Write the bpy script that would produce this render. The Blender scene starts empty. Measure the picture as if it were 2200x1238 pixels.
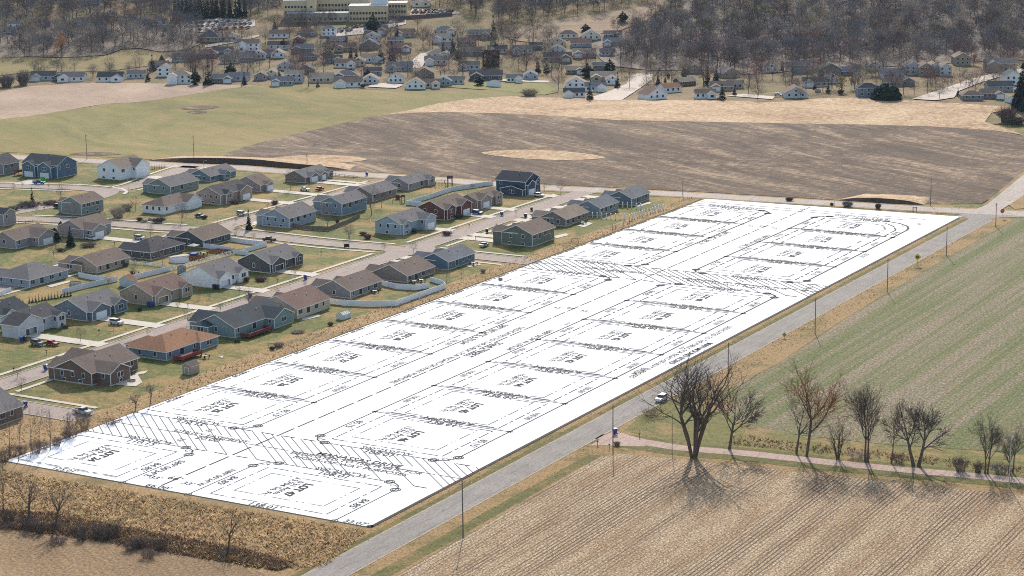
import bpy, math, random
import numpy as np
from mathutils import Vector, Matrix
from mathutils.geometry import delaunay_2d_cdt
R = math.radians
scene = bpy.context.scene
col = scene.collection
# ------------------------------------------------------------------ camera, sky, sun, exposure
CF, CYAW, CPIT, CROL = 4503.11515, -0.51979663, 0.217304777, -0.0121483472
CAM = Vector((363.12496, -376.031509, 155.038254))
cp, sp, cy, sy = math.cos(CPIT), math.sin(CPIT), math.cos(CYAW), math.sin(CYAW)
_f = Vector((sy*cp, cy*cp, -sp)); _r0 = Vector((cy, -sy, 0)); _u0 = _r0.cross(_f)
_r = _r0*math.cos(CROL)+_u0*math.sin(CROL); _u = _u0*math.cos(CROL)-_r0*math.sin(CROL)
cam = bpy.data.cameras.new("camera"); cob = bpy.data.objects.new("camera", cam); col.objects.link(cob)
cob.matrix_world = Matrix(((_r.x, _u.x, -_f.x, CAM.x), (_r.y, _u.y, -_f.y, CAM.y), (_r.z, _u.z, -_f.z, CAM.z), (0, 0, 0, 1)))
cam.sensor_width = 36; cam.lens = 36*CF/2200; cam.clip_start = 5; cam.clip_end = 20000
scene.camera = cob
SUN_EL, SUN_AZ = 31.0, -27.3                 # azimuth clockwise from +Y
w = bpy.data.worlds.new("World"); scene.world = w; w.use_nodes = True
wn = w.node_tree.nodes; bg = wn["Background"]
sky = wn.new("ShaderNodeTexSky"); sky.sky_type = 'NISHITA'; sky.sun_disc = False
sky.sun_elevation = R(SUN_EL); sky.sun_rotation = R(SUN_AZ); sky.air_density = 1.2; sky.dust_density = 1.5
w.node_tree.links.new(sky.outputs[0], bg.inputs[0]); bg.inputs[1].default_value = 0.15
sl = bpy.data.lights.new("sun", 'SUN'); sl.energy = 3.3; sl.angle = R(0.55); sl.color = (1, .90, .77)
so = bpy.data.objects.new("sun", sl); col.objects.link(so)
sd = Vector((math.sin(R(SUN_AZ))*math.cos(R(SUN_EL)), math.cos(R(SUN_AZ))*math.cos(R(SUN_EL)), math.sin(R(SUN_EL))))
so.rotation_euler = sd.to_track_quat('Z', 'Y').to_euler(); so.location = (0, 0, 400)
vs = scene.view_settings; vs.view_transform = 'Standard'; vs.look = 'None'; vs.exposure = 0.42; vs.gamma = 1
try:
    scene.cycles.use_denoising = False; scene.cycles.pixel_filter_type = 'BLACKMAN_HARRIS'; scene.cycles.filter_width = 1.0
    scene.cycles.sample_clamp_indirect = 3; scene.cycles.volume_step_rate = 4; scene.cycles.volume_max_steps = 64
    scene.cycles.max_bounces = 5; scene.cycles.diffuse_bounces = 2; scene.cycles.volume_bounces = 0
    scene.cycles.transparent_max_bounces = 4
except Exception: pass
# ------------------------------------------------------------------ terrain and pixel -> ground
HW = [(0, 335), (11, 337), (191, 346), (327, 353), (400, 357), (509, 361), (600, 368), (727, 374), (809, 378), (945, 387), (1018, 393), (1182, 405),
      (1277, 409), (1405, 415.5), (1514, 421), (1675, 431), (1825, 440), (1976, 449), (2088, 455), (2200, 460)]
def ray(px, py): return (_f + _r*((px-1100)/CF) + _u*((619-py)/CF))
def flat(px, py, z=0.0):
    d = ray(px, py); return CAM + d*((z-CAM.z)/d.z)
HWG = [flat(*q) for q in HW]
_hx = [p.x for p in HWG]; _hy = [p.y for p in HWG]
def sm(t):
    t = np.clip(t, 0, 1); return t*t*(3-2*t)
def Hn(x, y):
    x = np.asarray(x, float); y = np.asarray(y, float)
    dx, dy = x-CAM.x, y-CAM.y
    s = dx*sy+dy*cy; l = dx*cy-dy*sy
    m = sm((y-np.interp(x, _hx, _hy)-14)/90)
    rel = 2.6*np.sin(l/62+.5)*np.sin(s/75+.4*np.sin(l/90)) + 1.6*np.sin(l/118-1.1+s/160)
    hill = 34*sm((s-1330)/420) + 30*sm((s-1700)/900)
    return m*rel*(1-.5*sm((s-1150)/100)) + hill*(1+.12*np.sin(l/140))
def H(x, y): return float(Hn(x, y))
def at(px, py):
    d = ray(px, py); a = (50-CAM.z)/d.z; b = (-6-CAM.z)/d.z
    for _ in range(26):
        t = (a+b)/2; p = CAM+d*t
        if p.z > H(p.x, p.y): a = t
        else: b = t
    return CAM+d*b
def dep(p): return (p-CAM).dot(_f)
def proj(p):
    c = p-CAM; z = c.dot(_f); return 1100+CF*c.dot(_r)/z, 619-CF*c.dot(_u)/z
def pxm(p): return CF/dep(p)                  # picture pixels per metre there
# ------------------------------------------------------------------ mesh helper
class MB:
    def __init__(s): s.v = []; s.f = []; s.mi = []
    def face(s, pts, mi=0):
        n = len(s.v); s.v += [tuple(p) for p in pts]; s.f.append(tuple(range(n, n+len(pts)))); s.mi.append(mi)
    def box(s, x0, y0, z0, x1, y1, z1, mi=0):
        n = len(s.v)
        s.v += [(x0,y0,z0),(x1,y0,z0),(x1,y1,z0),(x0,y1,z0),(x0,y0,z1),(x1,y0,z1),(x1,y1,z1),(x0,y1,z1)]
        for q in ((3,2,1,0),(4,5,6,7),(0,1,5,4),(1,2,6,5),(2,3,7,6),(3,0,4,7)): s.f.append(tuple(n+i for i in q)); s.mi.append(mi)
    def tube(s, a, b, ra, rb, n=6, mi=0, caps=True):
        a = Vector(a); b = Vector(b); d = (b-a).normalized()
        e = d.cross(Vector((0,0,1)) if abs(d.z) < .9 else Vector((1,0,0))).normalized(); g = d.cross(e)
        k = len(s.v)
        for c, r in ((a, ra), (b, rb)):
            for i in range(n):
                t = 2*math.pi*i/n; s.v.append(tuple(c+e*(r*math.cos(t))+g*(r*math.sin(t))))
        for i in range(n):
            j = (i+1) % n; s.f.append((k+i, k+j, k+n+j, k+n+i)); s.mi.append(mi)
        if caps:
            s.f.append(tuple(k+n+i for i in range(n))); s.mi.append(mi)
    def prism(s, prof, ax, lo, hi, mi=0, cap=None):
        """prof: list of (a,z) points extruded along axis ax ('x' or 'y')"""
        P = (lambda a, z, t: (t, a, z)) if ax == 'x' else (lambda a, z, t: (a, t, z))
        n = len(prof); k = len(s.v)
        s.v += [P(a, z, lo) for a, z in prof]+[P(a, z, hi) for a, z in prof]
        for i in range(n):
            j = (i+1) % n; s.f.append((k+i, k+j, k+n+j, k+n+i)); s.mi.append(mi[i] if isinstance(mi, (list, tuple)) else mi)
        c = mi if cap is None else cap
        s.f.append(tuple(k+i for i in reversed(range(n)))); s.mi.append(c)
        s.f.append(tuple(k+n+i for i in range(n))); s.mi.append(c)
    def mesh(s, name, mats):
        me = bpy.data.meshes.new(name); me.from_pydata(s.v, [], s.f); me.validate()
        for m in (mats if isinstance(mats, (list, tuple)) else [mats]): me.materials.append(m)
        if len(me.polygons) == len(s.mi): me.polygons.foreach_set('material_index', s.mi)
        me.update(); return me
    def build(s, name, mats, parent=None, loc=None, rz=None):
        return link(name, s.mesh(name, mats), parent, loc, rz)
def link(name, me, parent=None, loc=None, rz=None):
    o = bpy.data.objects.new(name, me); col.objects.link(o)
    if parent is not None: o.parent = parent
    if loc is not None: o.location = loc
    if rz is not None: o.rotation_euler = (0, 0, rz)
    return o
def tag(o, label=None, cat=None, group=None, kind=None):
    if label: o['label'] = label
    if cat: o['category'] = cat
    if group: o['group'] = group
    if kind: o['kind'] = kind
    return o
def empty(name, loc, rz=0, sc=None):
    o = bpy.data.objects.new(name, None); col.objects.link(o); o.location = loc; o.rotation_euler = (0, 0, rz); o.empty_display_size = .5
    if sc: o.scale = sc
    return o
KIDS = {}
def copy_tree(o, parent=None):
    c = o.copy(); col.objects.link(c); c.parent = parent
    for ch in o.children: copy_tree(ch, c)
    return c
# ------------------------------------------------------------------ materials
class G:
    def __init__(s, name, rough=.92):
        s.m = bpy.data.materials.new(name); s.m.use_nodes = True; s.nt = s.m.node_tree
        s.b = s.nt.nodes['Principled BSDF']; s.b.inputs['Roughness'].default_value = rough
        s.b.inputs['Specular IOR Level'].default_value = .25
        s.tc = None
    def lk(s, a, b): s.nt.links.new(a, b)
    def co(s, sx=1, sy_=1, sz=1, rot=0):
        if not s.tc: s.tc = s.nt.nodes.new('ShaderNodeTexCoord')
        mp = s.nt.nodes.new('ShaderNodeMapping'); mp.inputs['Rotation'].default_value[2] = rot
        v = s.nt.nodes.new('ShaderNodeVectorMath'); v.operation = 'MULTIPLY'; v.inputs[1].default_value = (sx, sy_, sz)
        s.lk(s.tc.outputs['Object'], mp.inputs[0]); s.lk(mp.outputs[0], v.inputs[0]); return v.outputs[0]
    def noise(s, co, scale=1, detail=2, rough=.6, dist=0):
        n = s.nt.nodes.new('ShaderNodeTexNoise'); n.inputs['Scale'].default_value = scale; n.inputs['Detail'].default_value = detail
        n.inputs['Roughness'].default_value = rough; n.inputs['Distortion'].default_value = dist
        s.lk(co, n.inputs['Vector']); return n.outputs[0]
    def ramp(s, fac, stops):
        r = s.nt.nodes.new('ShaderNodeValToRGB'); e = r.color_ramp.elements
        while len(e) < len(stops): e.new(.5)
        for k, (p, c) in enumerate(stops):
            e[k].position = p; e[k].color = (c, c, c, 1) if not isinstance(c, tuple) else (*c, 1)
        s.lk(fac, r.inputs[0]); return r.outputs[0]
    def math(s, op, a, b=None, clamp=False):
        n = s.nt.nodes.new('ShaderNodeMath'); n.operation = op; n.use_clamp = clamp
        for i, x in enumerate((a, b)):
            if x is None: continue
            if isinstance(x, (int, float)): n.inputs[i].default_value = x
            else: s.lk(x, n.inputs[i])
        return n.outputs[0]
    def mix(s, fac, a, b, mode='MIX'):
        n = s.nt.nodes.new('ShaderNodeMix'); n.data_type = 'RGBA'; n.blend_type = mode
        for i, x in ((0, fac), (6, a), (7, b)):
            if isinstance(x, (int, float)): n.inputs[i].default_value = x
            elif isinstance(x, tuple): n.inputs[i].default_value = (*x, 1)
            else: s.lk(x, n.inputs[i])
        return n.outputs[2]
    def sep(s, co):
        n = s.nt.nodes.new('ShaderNodeSeparateXYZ'); s.lk(co, n.inputs[0]); return n.outputs
    def bump(s, h, strength=.5, dist=.2):
        n = s.nt.nodes.new('ShaderNodeBump'); n.inputs['Strength'].default_value = strength; n.inputs['Distance'].default_value = dist
        s.lk(h, n.inputs['Height']); s.lk(n.outputs[0], s.b.inputs['Normal'])
    def out(s, c): s.lk(c, s.b.inputs['Base Color']) if not isinstance(c, tuple) else s.b.inputs['Base Color'].__setattr__('default_value', (*c, 1)); return s.m
def mul(c, k): return tuple(min(1, x*k) for x in c)
def warm(c, k): return (min(1, c[0]*k*1.10), c[1]*k*.99, c[2]*k*.84)
_mc = {}
def M(name, c, var=.25, scale=.6, rough=.85, sz=1):
    k = name
    if k in _mc: return _mc[k]
    g = G(name, rough); n = g.noise(g.co(1, 1, sz), scale, 3, .65)
    _mc[k] = g.out(g.ramp(n, [(.28, mul(c, 1-var)), (.72, mul(c, 1+var))])); return _mc[k]
def roofmat(name, c):
    k = 'shingle_'+name
    if k in _mc: return _mc[k]
    g = G(k, .95); a = g.noise(g.co(1, 1, 1), 1.6, 3, .7); b = g.noise(g.co(1, 1, 1), .18, 2)
    c1 = g.ramp(a, [(.3, mul(c, .62)), (.52, c), (.72, mul(c, 1.45))])
    _mc[k] = g.out(g.mix(.35, c1, g.ramp(b, [(.3, mul(c, .75)), (.7, mul(c, 1.25))]))); return _mc[k]
def sidmat(name, c):
    k = 'siding_'+name
    if k in _mc: return _mc[k]
    g = G(k, .8); co = g.co(); z = g.sep(co)[2]
    a = g.noise(g.co(.3, .3, 2), 1, 2)
    lap = g.math('PINGPONG', z, .15)
    c1 = g.ramp(a, [(.25, mul(c, .85)), (.75, mul(c, 1.12))])
    _mc[k] = g.out(g.mix(g.math('MULTIPLY', g.math('LESS_THAN', lap, .03), .3), c1, mul(c, .6))); return _mc[k]
LA = -CYAW                                      # rotate so that x runs across the view, y runs away from it (real ground directions)
TRIM = M('white_trim', (.78, .78, .76), .06)
GLASS = M('window_glass', (.035, .045, .055), .3, .8, .12)
CONC = M('concrete', (.56, .50, .42), .12, .5)
WVIN = M('white_vinyl', (.74, .75, .78), .06, .3, .5)
DARKV = M('dark_interior', (.03, .03, .032), .2)
WOODP = M('weathered_wood', (.20, .165, .13), .3, 1.2)
RUST = M('red_deck_wood', (.22, .05, .045), .25)
METAL = M('grey_metal', (.33, .33, .34), .1)
RUB = M('black_rubber', (.02, .02, .02), .2)
def lawn_mat(name, g1, g2, tan, k=.5, dim=.70):
    g1, g2, tan = warm(g1, dim), warm(g2, dim), warm(tan, dim)
    g = G(name); co = g.co()
    big = g.noise(co, .05, 4, .6, .4); mid = g.noise(co, .42, 3, .65); fine = g.noise(g.co(1, .6), 1.9, 2, .7)
    c = g.mix(g.ramp(mid, [(.36, 0.), (.64, 1.)]), g1, g2)
    f = g.math('ADD', g.math('MULTIPLY', big, .75), g.math('MULTIPLY', mid, .25))
    c = g.mix(g.ramp(f, [(k-.07, 0.), (k+.055, 1.)]), c, tan)
    c = g.mix(1, c, g.ramp(fine, [(.26, .45), (.5, 1.), (.74, 1.5)]), 'MULTIPLY')
    g.bump(fine, .5, .15)
    return g.out(c)
LAWN = lawn_mat('lawn_grass', (.10, .15, .028), (.20, .215, .06), (.40, .29, .12), .53)
TOWN = lawn_mat('town_grass', (.125, .14, .045), (.20, .175, .075), (.30, .215, .125), .50)
VERGE = lawn_mat('verge_grass', (.16, .155, .045), (.24, .20, .08), (.40, .28, .14), .46)
ROUGH = lawn_mat('rough_dry_grass', (.40, .285, .15), (.50, .36, .20), (.25, .20, .085), .57)
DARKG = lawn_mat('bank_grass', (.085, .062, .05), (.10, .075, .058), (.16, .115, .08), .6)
def asphalt(name, c, tint):
    g = G(name, .9); co = g.co()
    a = g.noise(co, .12, 4, .6); b = g.noise(co, 1.7, 3, .7); cr = g.noise(g.co(.7, .03), 1, 4, .8, 1.2)
    k = g.mix(g.ramp(a, [(.3, 0.), (.7, 1.)]), c, tint)
    k = g.mix(1, k, g.ramp(b, [(.3, .75), (.7, 1.22)]), 'MULTIPLY')
    k = g.mix(g.ramp(cr, [(.475, 0.), (.5, .75), (.525, 0.)]), k, mul(c, .35))
    return g.out(k)
ROADM = asphalt('old_asphalt', (.25, .225, .205), (.33, .30, .27))
STREETM = asphalt('street_pavement', (.34, .27, .235), (.41, .33, .28))
GRAVEL = asphalt('pink_gravel', (.42, .29, .24), (.50, .37, .31))
HWYM = asphalt('highway_pavement', (.42, .35, .30), (.50, .43, .37))
def stubble():
    g = G('corn_stubble'); co = g.co(); x = g.sep(co)[0]
    wob = g.noise(g.co(.35, .02), 1, 3, .6)
    ph = g.math('ADD', g.math('MULTIPLY', x, 2*math.pi/1.05), g.math('MULTIPLY', wob, 3.2))
    row = g.math('ADD', g.math('MULTIPLY', g.math('SINE', ph), .5), .5)
    msk = g.ramp(g.noise(g.co(.12, .008), 1, 4, .7, .2), [(.40, .1), (.58, 1.)])
    fl = g.noise(g.co(1, .8), 2.4, 2, .75); big = g.noise(g.co(.22, .03), 1, 4, .6)
    c = g.ramp(fl, [(.30, (.07, .042, .03)), (.43, (.26, .178, .106)), (.54, (.49, .355, .212)), (.68, (.80, .66, .45))])
    c = g.mix(g.ramp(big, [(.38, .0), (.62, .5)]), c, (.55, .38, .24), 'MULTIPLY')
    d = g.math('MULTIPLY', g.math('MULTIPLY', g.ramp(row, [(.55, 0.), (.9, 1.)]), msk), .92)
    c = g.mix(d, c, (.065, .04, .03))
    g.bump(fl, .8, .2); return g.out(c)
def wheat():
    g = G('winter_wheat'); co = g.co()
    st = g.noise(g.co(.20, .003), 1, 3, .65, .15); big = g.noise(co, .02, 3, .6); fl = g.noise(g.co(1, .55), 1.7, 3, .75)
    fine = g.noise(g.co(.9, .006), 1, 2, .7)
    f = g.math('ADD', g.math('MULTIPLY', st, .8), g.math('MULTIPLY', big, .2))
    f = g.math('ADD', f, g.math('MULTIPLY', g.math('SUBTRACT', fine, .5), .5))
    a = g.ramp(fl, [(.3, (.03, .03, .009)), (.5, (.095, .12, .028)), (.7, (.21, .235, .075))])
    b = g.ramp(fl, [(.3, (.06, .042, .026)), (.5, (.20, .155, .092)), (.7, (.46, .375, .26))])
    c = g.mix(g.ramp(f, [(.40, 0.), (.60, 1.)]), a, b)
    g.bump(fl, .5, .15); return g.out(c)
def farfield(name, dark, midc, light, sx, sy_, fx, fy, bias=0., streak=.6, contrast=1., rot=LA, dim=.62):
    """dry field seen from afar: tillage streaks across the view + clods and residue"""
    dark, midc, light = warm(dark, dim), warm(midc, dim), warm(light, dim)
    g = G(name)
    st = g.noise(g.co(sx, sy_, 1, rot), 1, 4, .7, .5); fl = g.noise(g.co(fx, fy, 1, rot), 1, 3, .75); big = g.noise(g.co(.009, .016, 1, rot), 1, 4, .6, .6)
    f = g.math('ADD', g.math('MULTIPLY', g.math('SUBTRACT', st, .5), streak), g.math('MULTIPLY', g.math('SUBTRACT', fl, .5), 1.15*contrast))
    f = g.math('ADD', f, g.math('MULTIPLY', g.math('SUBTRACT', big, .5), .75)); f = g.math('ADD', f, .5+bias)
    c = g.ramp(f, [(.22, dark), (.5, midc), (.80, light)])
    g.bump(fl, .6, .3); return g.out(c)
PLOW = farfield('ploughed_soil', (.06, .035, .026), (.165, .112, .082), (.52, .40, .29), .006, .105, .6, .22, -.05, 1.35, 1.1)
TANF = farfield('tan_stubble', (.22, .13, .075), (.47, .335, .215), (.72, .60, .44), .02, .12, .60, .30, .03, .25, 1.3, dim=.8)
GRNF = farfield('green_pasture', (.125, .14, .03), (.235, .225, .065), (.39, .29, .13), .012, .05, .35, .12, 0, .8, .4, dim=.72)
PINKF = farfield('pale_bean_field', (.27, .20, .17), (.40, .31, .255), (.55, .45, .38), .012, .06, .5, .2, 0, .5, .6, dim=.8)
HILLF = farfield('hill_stubble', (.30, .21, .15), (.44, .33, .24), (.58, .47, .36), .02, .05, .4, .15, 0, .6, .5)
MEADW = farfield('yellow_meadow', (.20, .18, .07), (.34, .29, .12), (.46, .38, .18), .02, .06, .3, .12, 0, .6, .5)
TOWNP = M('pale_concrete_road', (.50, .42, .35), .15, .1)
# ------------------------------------------------------------------ sheets
def sheet(name, pts, off, m, step=12, relief=True, kind='structure', label=None, cat=None):
    """flat piece of ground inside the outline pts (x,y), following the terrain"""
    P = [Vector((p[0], p[1])) for p in pts]; B = []
    for i, a in enumerate(P):
        b = P[(i+1) % len(P)]; n = max(1, int((b-a).length/step)) if relief else 1
        for k in range(n): B.append(a+(b-a)*(k/n))
    n = len(B); V = list(B); E = [(i, (i+1) % n) for i in range(n)]
    if relief:
        xs = [p.x for p in B]; ys = [p.y for p in B]
        bx = np.array(xs); by = np.array(ys)
        gx, gy = np.meshgrid(np.arange(min(xs)+step/2, max(xs), step), np.arange(min(ys)+step/2, max(ys), step))
        gx = gx.ravel(); gy = gy.ravel(); ins = np.zeros(len(gx), bool)
        for i in range(n):
            j = (i+1) % n
            c = ((by[i] > gy) != (by[j] > gy)); den = by[j]-by[i]
            if abs(den) < 1e-9: continue
            ins ^= c & (gx < (bx[j]-bx[i])*(gy-by[i])/den+bx[i])
        V += [Vector((float(a), float(b))) for a, b in zip(gx[ins], gy[ins])]
    vo, eo, fo, *_ = delaunay_2d_cdt(V, E, [], 1, 1e-4)
    x = np.array([v.x for v in vo]); y = np.array([v.y for v in vo])
    z = (Hn(x, y) if relief else np.zeros(len(x)))+off
    mb = MB(); mb.v = [(float(a), float(b), float(c)) for a, b, c in zip(x, y, z)]
    for f in fo:
        a, b, c = (vo[i] for i in f[:3])
        mb.f.append(tuple(f) if (b-a).cross(c-a) > 0 else tuple(reversed(f))); mb.mi.append(0)
    o = mb.build(name, m); tag(o, label, cat, None, kind); return o
def PX(*q): return [at(*p)[:2] for p in q]
def smooth(pts, n=4):
    """Catmull-Rom through the points (open)"""
    P = [Vector(p[:2]) for p in pts]; out = []
    for i in range(len(P)-1):
        a, b, c, d = P[max(i-1, 0)], P[i], P[i+1], P[min(i+2, len(P)-1)]
        for k in range(n):
            t = k/n; out.append(.5*((2*b)+(c-a)*t+(2*a-5*b+4*c-d)*t*t+(3*b-a-3*c+d)*t**3))
    return out+[P[-1]]
def offs(pts, d):
    P = [Vector(p[:2]) for p in pts]; out = []
    for i, p in enumerate(P):
        t = (P[min(i+1, len(P)-1)]-P[max(i-1, 0)]).normalized(); out.append(p+Vector((-t.y, t.x))*d)
    return out
def band(cl, d0, d1): return offs(cl, d0)+list(reversed(offs(cl, d1)))
# ------------------------------------------------------------------ ground
def SL(s, l): return (CAM.x+s*sy+l*cy, CAM.y+s*cy-l*sy)
def base_ground():
    X = np.concatenate([[-7000, -4000, -2600], np.arange(-1900, 900, 25), [1500, 3500]])
    Y = np.concatenate([[-3000, -1200], np.arange(-600, 2300, 25), [2800, 4200, 7500]])
    gx, gy = np.meshgrid(X, Y)
    far = sm((gy-np.interp(gx, _hx, _hy)-5)/40)
    z = Hn(gx, gy)-.55*far
    mb = MB(); mb.v = [(float(a), float(b), float(c)) for a, b, c in zip(gx.ravel(), gy.ravel(), z.ravel())]
    n = len(X)
    for j in range(len(Y)-1):
        for i in range(n-1): mb.f.append((j*n+i, j*n+i+1, (j+1)*n+i+1, (j+1)*n+i)); mb.mi.append(0)
    o = mb.build('ground', LAWN); tag(o, kind='structure')
    for p in o.data.polygons: p.use_smooth = True
base_ground()
hw = smooth([HWG[1]+(HWG[1]-HWG[2])*1.6]+HWG[1:]+[HWG[-1]+(HWG[-1]-HWG[-2])*3], 4)
# far ground, fields
sheet('town_ground', [SL(1130, -420), SL(1085, -150), SL(1100, 0), SL(1085, 420), SL(1300, 640), SL(1500, 760), SL(2200, 900), SL(2200, -800), SL(1400, -560)], -.25, TOWN, 24)
pk_top = [(545,184),(480,182),(400,181),(300,179),(200,178),(110,183),(60,186),(0,198),(-60,206)]
pk_bot = [(-60,268),(0,257),(75,248),(150,236),(225,224),(300,219),(380,208),(470,194)]
sheet('bean_field', smooth(PX(*pk_bot, (545,184)), 3)+smooth(PX(*pk_top), 2), .02, PINKF)
f3top = [(480,333),(540,312),(620,292),(700,274),(760,260),(820,247.5),(880,243),(960,241),(1080,244),(1200,250),(1330,259),(1450,261),(1560,263),(1700,266),(1850,268),(2000,272),(2130,280),(2240,300)]
hwN = offs(hw, 9.5)
f3bot = [p for p in hwN if -235 < p.x < 92]
def bnd(x0, x1, d): return [p for p in offs(hw, d) if x0 < p.x < x1]
sheet('pasture', PX(*pk_bot, (545,184), (560,185.5),(640,184),(760,193),(860,196),(960,196),(1060,193),(1170,203),(1000,216),(885,238))+smooth(PX(*reversed(f3top[:6])), 3)+list(reversed(bnd(-430, -230, 13))), .0, GRNF)
sheet('ploughed_field', smooth(PX(*f3top), 3)+PX((2270,345),(2108,438))+list(reversed(bnd(-232, 84, 9))), .04, PLOW, 10)
sheet('stubble_strip', PX(*f3top[5:-1])+PX((2200,290),(2116,262),(2130,243),(2190,231),(2100,225),(2000,218),(1900,212),(1850,210),(1760,212),(1700,218),(1650,220),(1560,216.5),(1400,215),(1300,214),(1180,209),(1090,207),(1000,214),(940,223),(885,236)), .08, TANF, 10)
def lens(x0, x1, y, h, skew=0, n=9):
    t = [math.pi*i/n for i in range(n+1)]; c = (x0+x1)/2; r = (x1-x0)/2
    up = [(c-r*math.cos(a), y-h*math.sin(a)**1.5+skew*math.cos(a)) for a in t]
    dn = [(c+r*math.cos(a), y+h*.9*math.sin(a)**1.5-skew*math.cos(a)) for a in t]
    return PX(*up, *dn[1:-1])
sheet('stubble_patch', lens(1032,1302,334,11,-5), .14, TANF, 8)
sheet('stubble_patch', lens(575,790,343,10,0), .14, TANF, 8)
sheet('bare_soil_patch', lens(388,472,232,5,2), .1, PLOW, 8)
sheet('bare_soil_patch', lens(402,446,241,3.5,0), .1, PLOW, 8)
sheet('bare_soil_patch', lens(148,262,331,4,0), .1, PLOW, 8)
sheet('hill_field', PX((1080,78),(1130,55),(1200,42),(1290,30),(1390,13),(1425,14),(1390,45),(1330,66),(1260,78),(1180,95),(1110,88)), .1, HILLF, 20)
sheet('meadow', PX((-60,165),(0,163),(60,155),(140,155),(240,152),(325,141),(338,122),(300,106),(262,108),(225,120),(150,125),(60,124),(-60,124)), .1, MEADW, 15)
sheet('dirt_lot', PX((348,136),(362,124),(396,112),(408,117),(378,134)), .12, TOWNP)
for q in ([(382,63),(392,49),(470,39),(548,43),(548,57),(470,64),(428,70)], [(690,74),(748,64),(800,52),(872,43),(872,52),(775,74),(705,80)], [(880,34),(885,19),(972,22),(990,29),(905,38)]):
    sheet('parking_lot', PX(*q), .14, TOWNP)
for q in ([(1255,215),(1335,216),(1352,205),(1375,190),(1400,172),(1402,160),(1370,158),(1352,166),(1347,180),(1320,192)], [(1960,213),(2010,216),(2050,210),(2060,196),(2100,180),(2150,165),(2200,155),(2200,148),(2140,157),(2080,172),(2030,190),(1990,203)],
          [(865,147),(905,146),(918,128),(922,114),(905,114),(885,130)], [(790,187),(850,190),(868,183),(840,178),(800,180)], [(440,103),(520,89),(560,78),(556,75),(500,86),(440,98)], [(1560,206),(1660,214),(1665,208),(1600,202)], [(1010,172),(1180,178),(1180,174),(1010,168)]):
    sheet('town_street', PX(*q), .16, TOWNP, 10)
sheet('green_yard', PX((940,186),(1060,176),(1170,178),(1200,198),(1170,204),(1060,194)), .06, lawn_mat('spring_grass', (.20,.23,.06), (.28,.27,.09), (.36,.30,.13), .6), 10)
# road cut banks along the far side of the highway: steep faces turned away from the sun
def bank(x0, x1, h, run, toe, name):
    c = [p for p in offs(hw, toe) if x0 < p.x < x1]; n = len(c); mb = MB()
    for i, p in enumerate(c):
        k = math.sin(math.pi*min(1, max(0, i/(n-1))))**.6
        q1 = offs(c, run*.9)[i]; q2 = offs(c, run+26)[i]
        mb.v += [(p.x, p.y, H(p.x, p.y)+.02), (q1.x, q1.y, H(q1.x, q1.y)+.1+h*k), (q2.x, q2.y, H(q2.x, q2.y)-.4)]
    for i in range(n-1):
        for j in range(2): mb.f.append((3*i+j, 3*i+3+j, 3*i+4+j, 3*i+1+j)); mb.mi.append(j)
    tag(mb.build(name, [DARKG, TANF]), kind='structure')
bank(-284, -178, 2.4, 3.0, 9, 'road_bank'); bank(48, 90, 1.7, 2.4, 7.5, 'road_bank')
sheet('highway', band(hw, 5.2, -5.2), .12, HWYM, 10)
for d0, d1 in ((7.6, 5.2), (-5.2, -7.4)): sheet('highway_shoulder', band(hw, d0, d1), .09, VERGE if d0 < 0 else ROUGH, 10)
# near fields and verges
sheet('rough_meadow', [(-75,-80), (114,-80), (114,0), (0,0), (0,423), (-7,421), (-8,300), (-10,120), (-9,52), (-14,36), (-75,36)], .03, ROUGH, relief=False)
sheet('mown_stubble', PX((-80,1095),(60,1128),(150,1150),(300,1165),(420,1195),(560,1230),(650,1275))+[flat(400,1420)[:2], flat(-200,1420)[:2]], .05, farfield('mown_stubble_straw', (.13,.085,.055), (.40,.28,.165), (.70,.55,.36), .05, .9, 1.6, 1.2, .02, .3, 1.1), relief=False)
sheet('verge', [(109,-90),(114.9,-90),(114.9,432),(109,432)], .045, VERGE, relief=False)
sheet('verge', [(122.8,-90),(133,-90),(133,74),(150,79),(235,90),(330,101),(330,118),(235,106),(160,101),(137,103),(134,150),(135,178),(132,240),(131,284),(130.5,431),(122.8,433)], .045, VERGE, relief=False)
sheet('grass_corner', PX((1340,925),(1420,860),(1520,850),(1590,830),(1560,905),(1760,945),(2210,985),(2210,1030),(1980,1008),(1600,970),(1460,958)), .06, lawn_mat('lane_grass', (.15,.175,.04), (.24,.23,.075), (.38,.27,.13), .56), relief=False)
sheet('stubble_field', [(133,-90),(132,20),(131.5,73),(134,77),(154,80.5),(190,85),(233,90.5),(340,102),(340,-90)], .055, stubble(), relief=False)
sheet('wheat_field', [(131,432),(131,284),(132.5,240),(135.5,177),(134,152)]+PX((1560,890),(1640,925),(1760,940),(1900,955),(2210,975))+[(340,140),(340,470),(200,446)], .05, wheat(), relief=False)
LANEG = lawn_mat('lane_verge_grass', (.10,.125,.03), (.19,.18,.05), (.30,.22,.09), .60)
lane = smooth([flat(*q) for q in [(1262,936),(1310,941),(1380,950),(1463,963),(1604,975),(1800,996),(1976,1013),(2200,1034)]]+[(300,109)], 4)
sheet('verge', band(lane, -2.0, -6.6), .07, LANEG, relief=False); sheet('verge', band(lane[4:], 4.6, 2.0), .07, LANEG, relief=False)
sheet('verge', [(112.4,-90),(114.95,-90),(114.95,425),(112.4,425)], .06, LANEG, relief=False); sheet('verge', [(127,-90),(131.5,-90),(131,74),(128,72)], .06, LANEG, relief=False)
sheet('gravel_lane', band(lane, 2.3, -2.3), .085, GRAVEL, relief=False)
sheet('gravel_apron', PX((1268,958),(1318,925),(1360,938),(1400,948),(1385,960),(1300,958)), .09, GRAVEL, relief=False)
SHO = M('gravel_shoulder', (.36,.29,.22), .35, 1.2)
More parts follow.
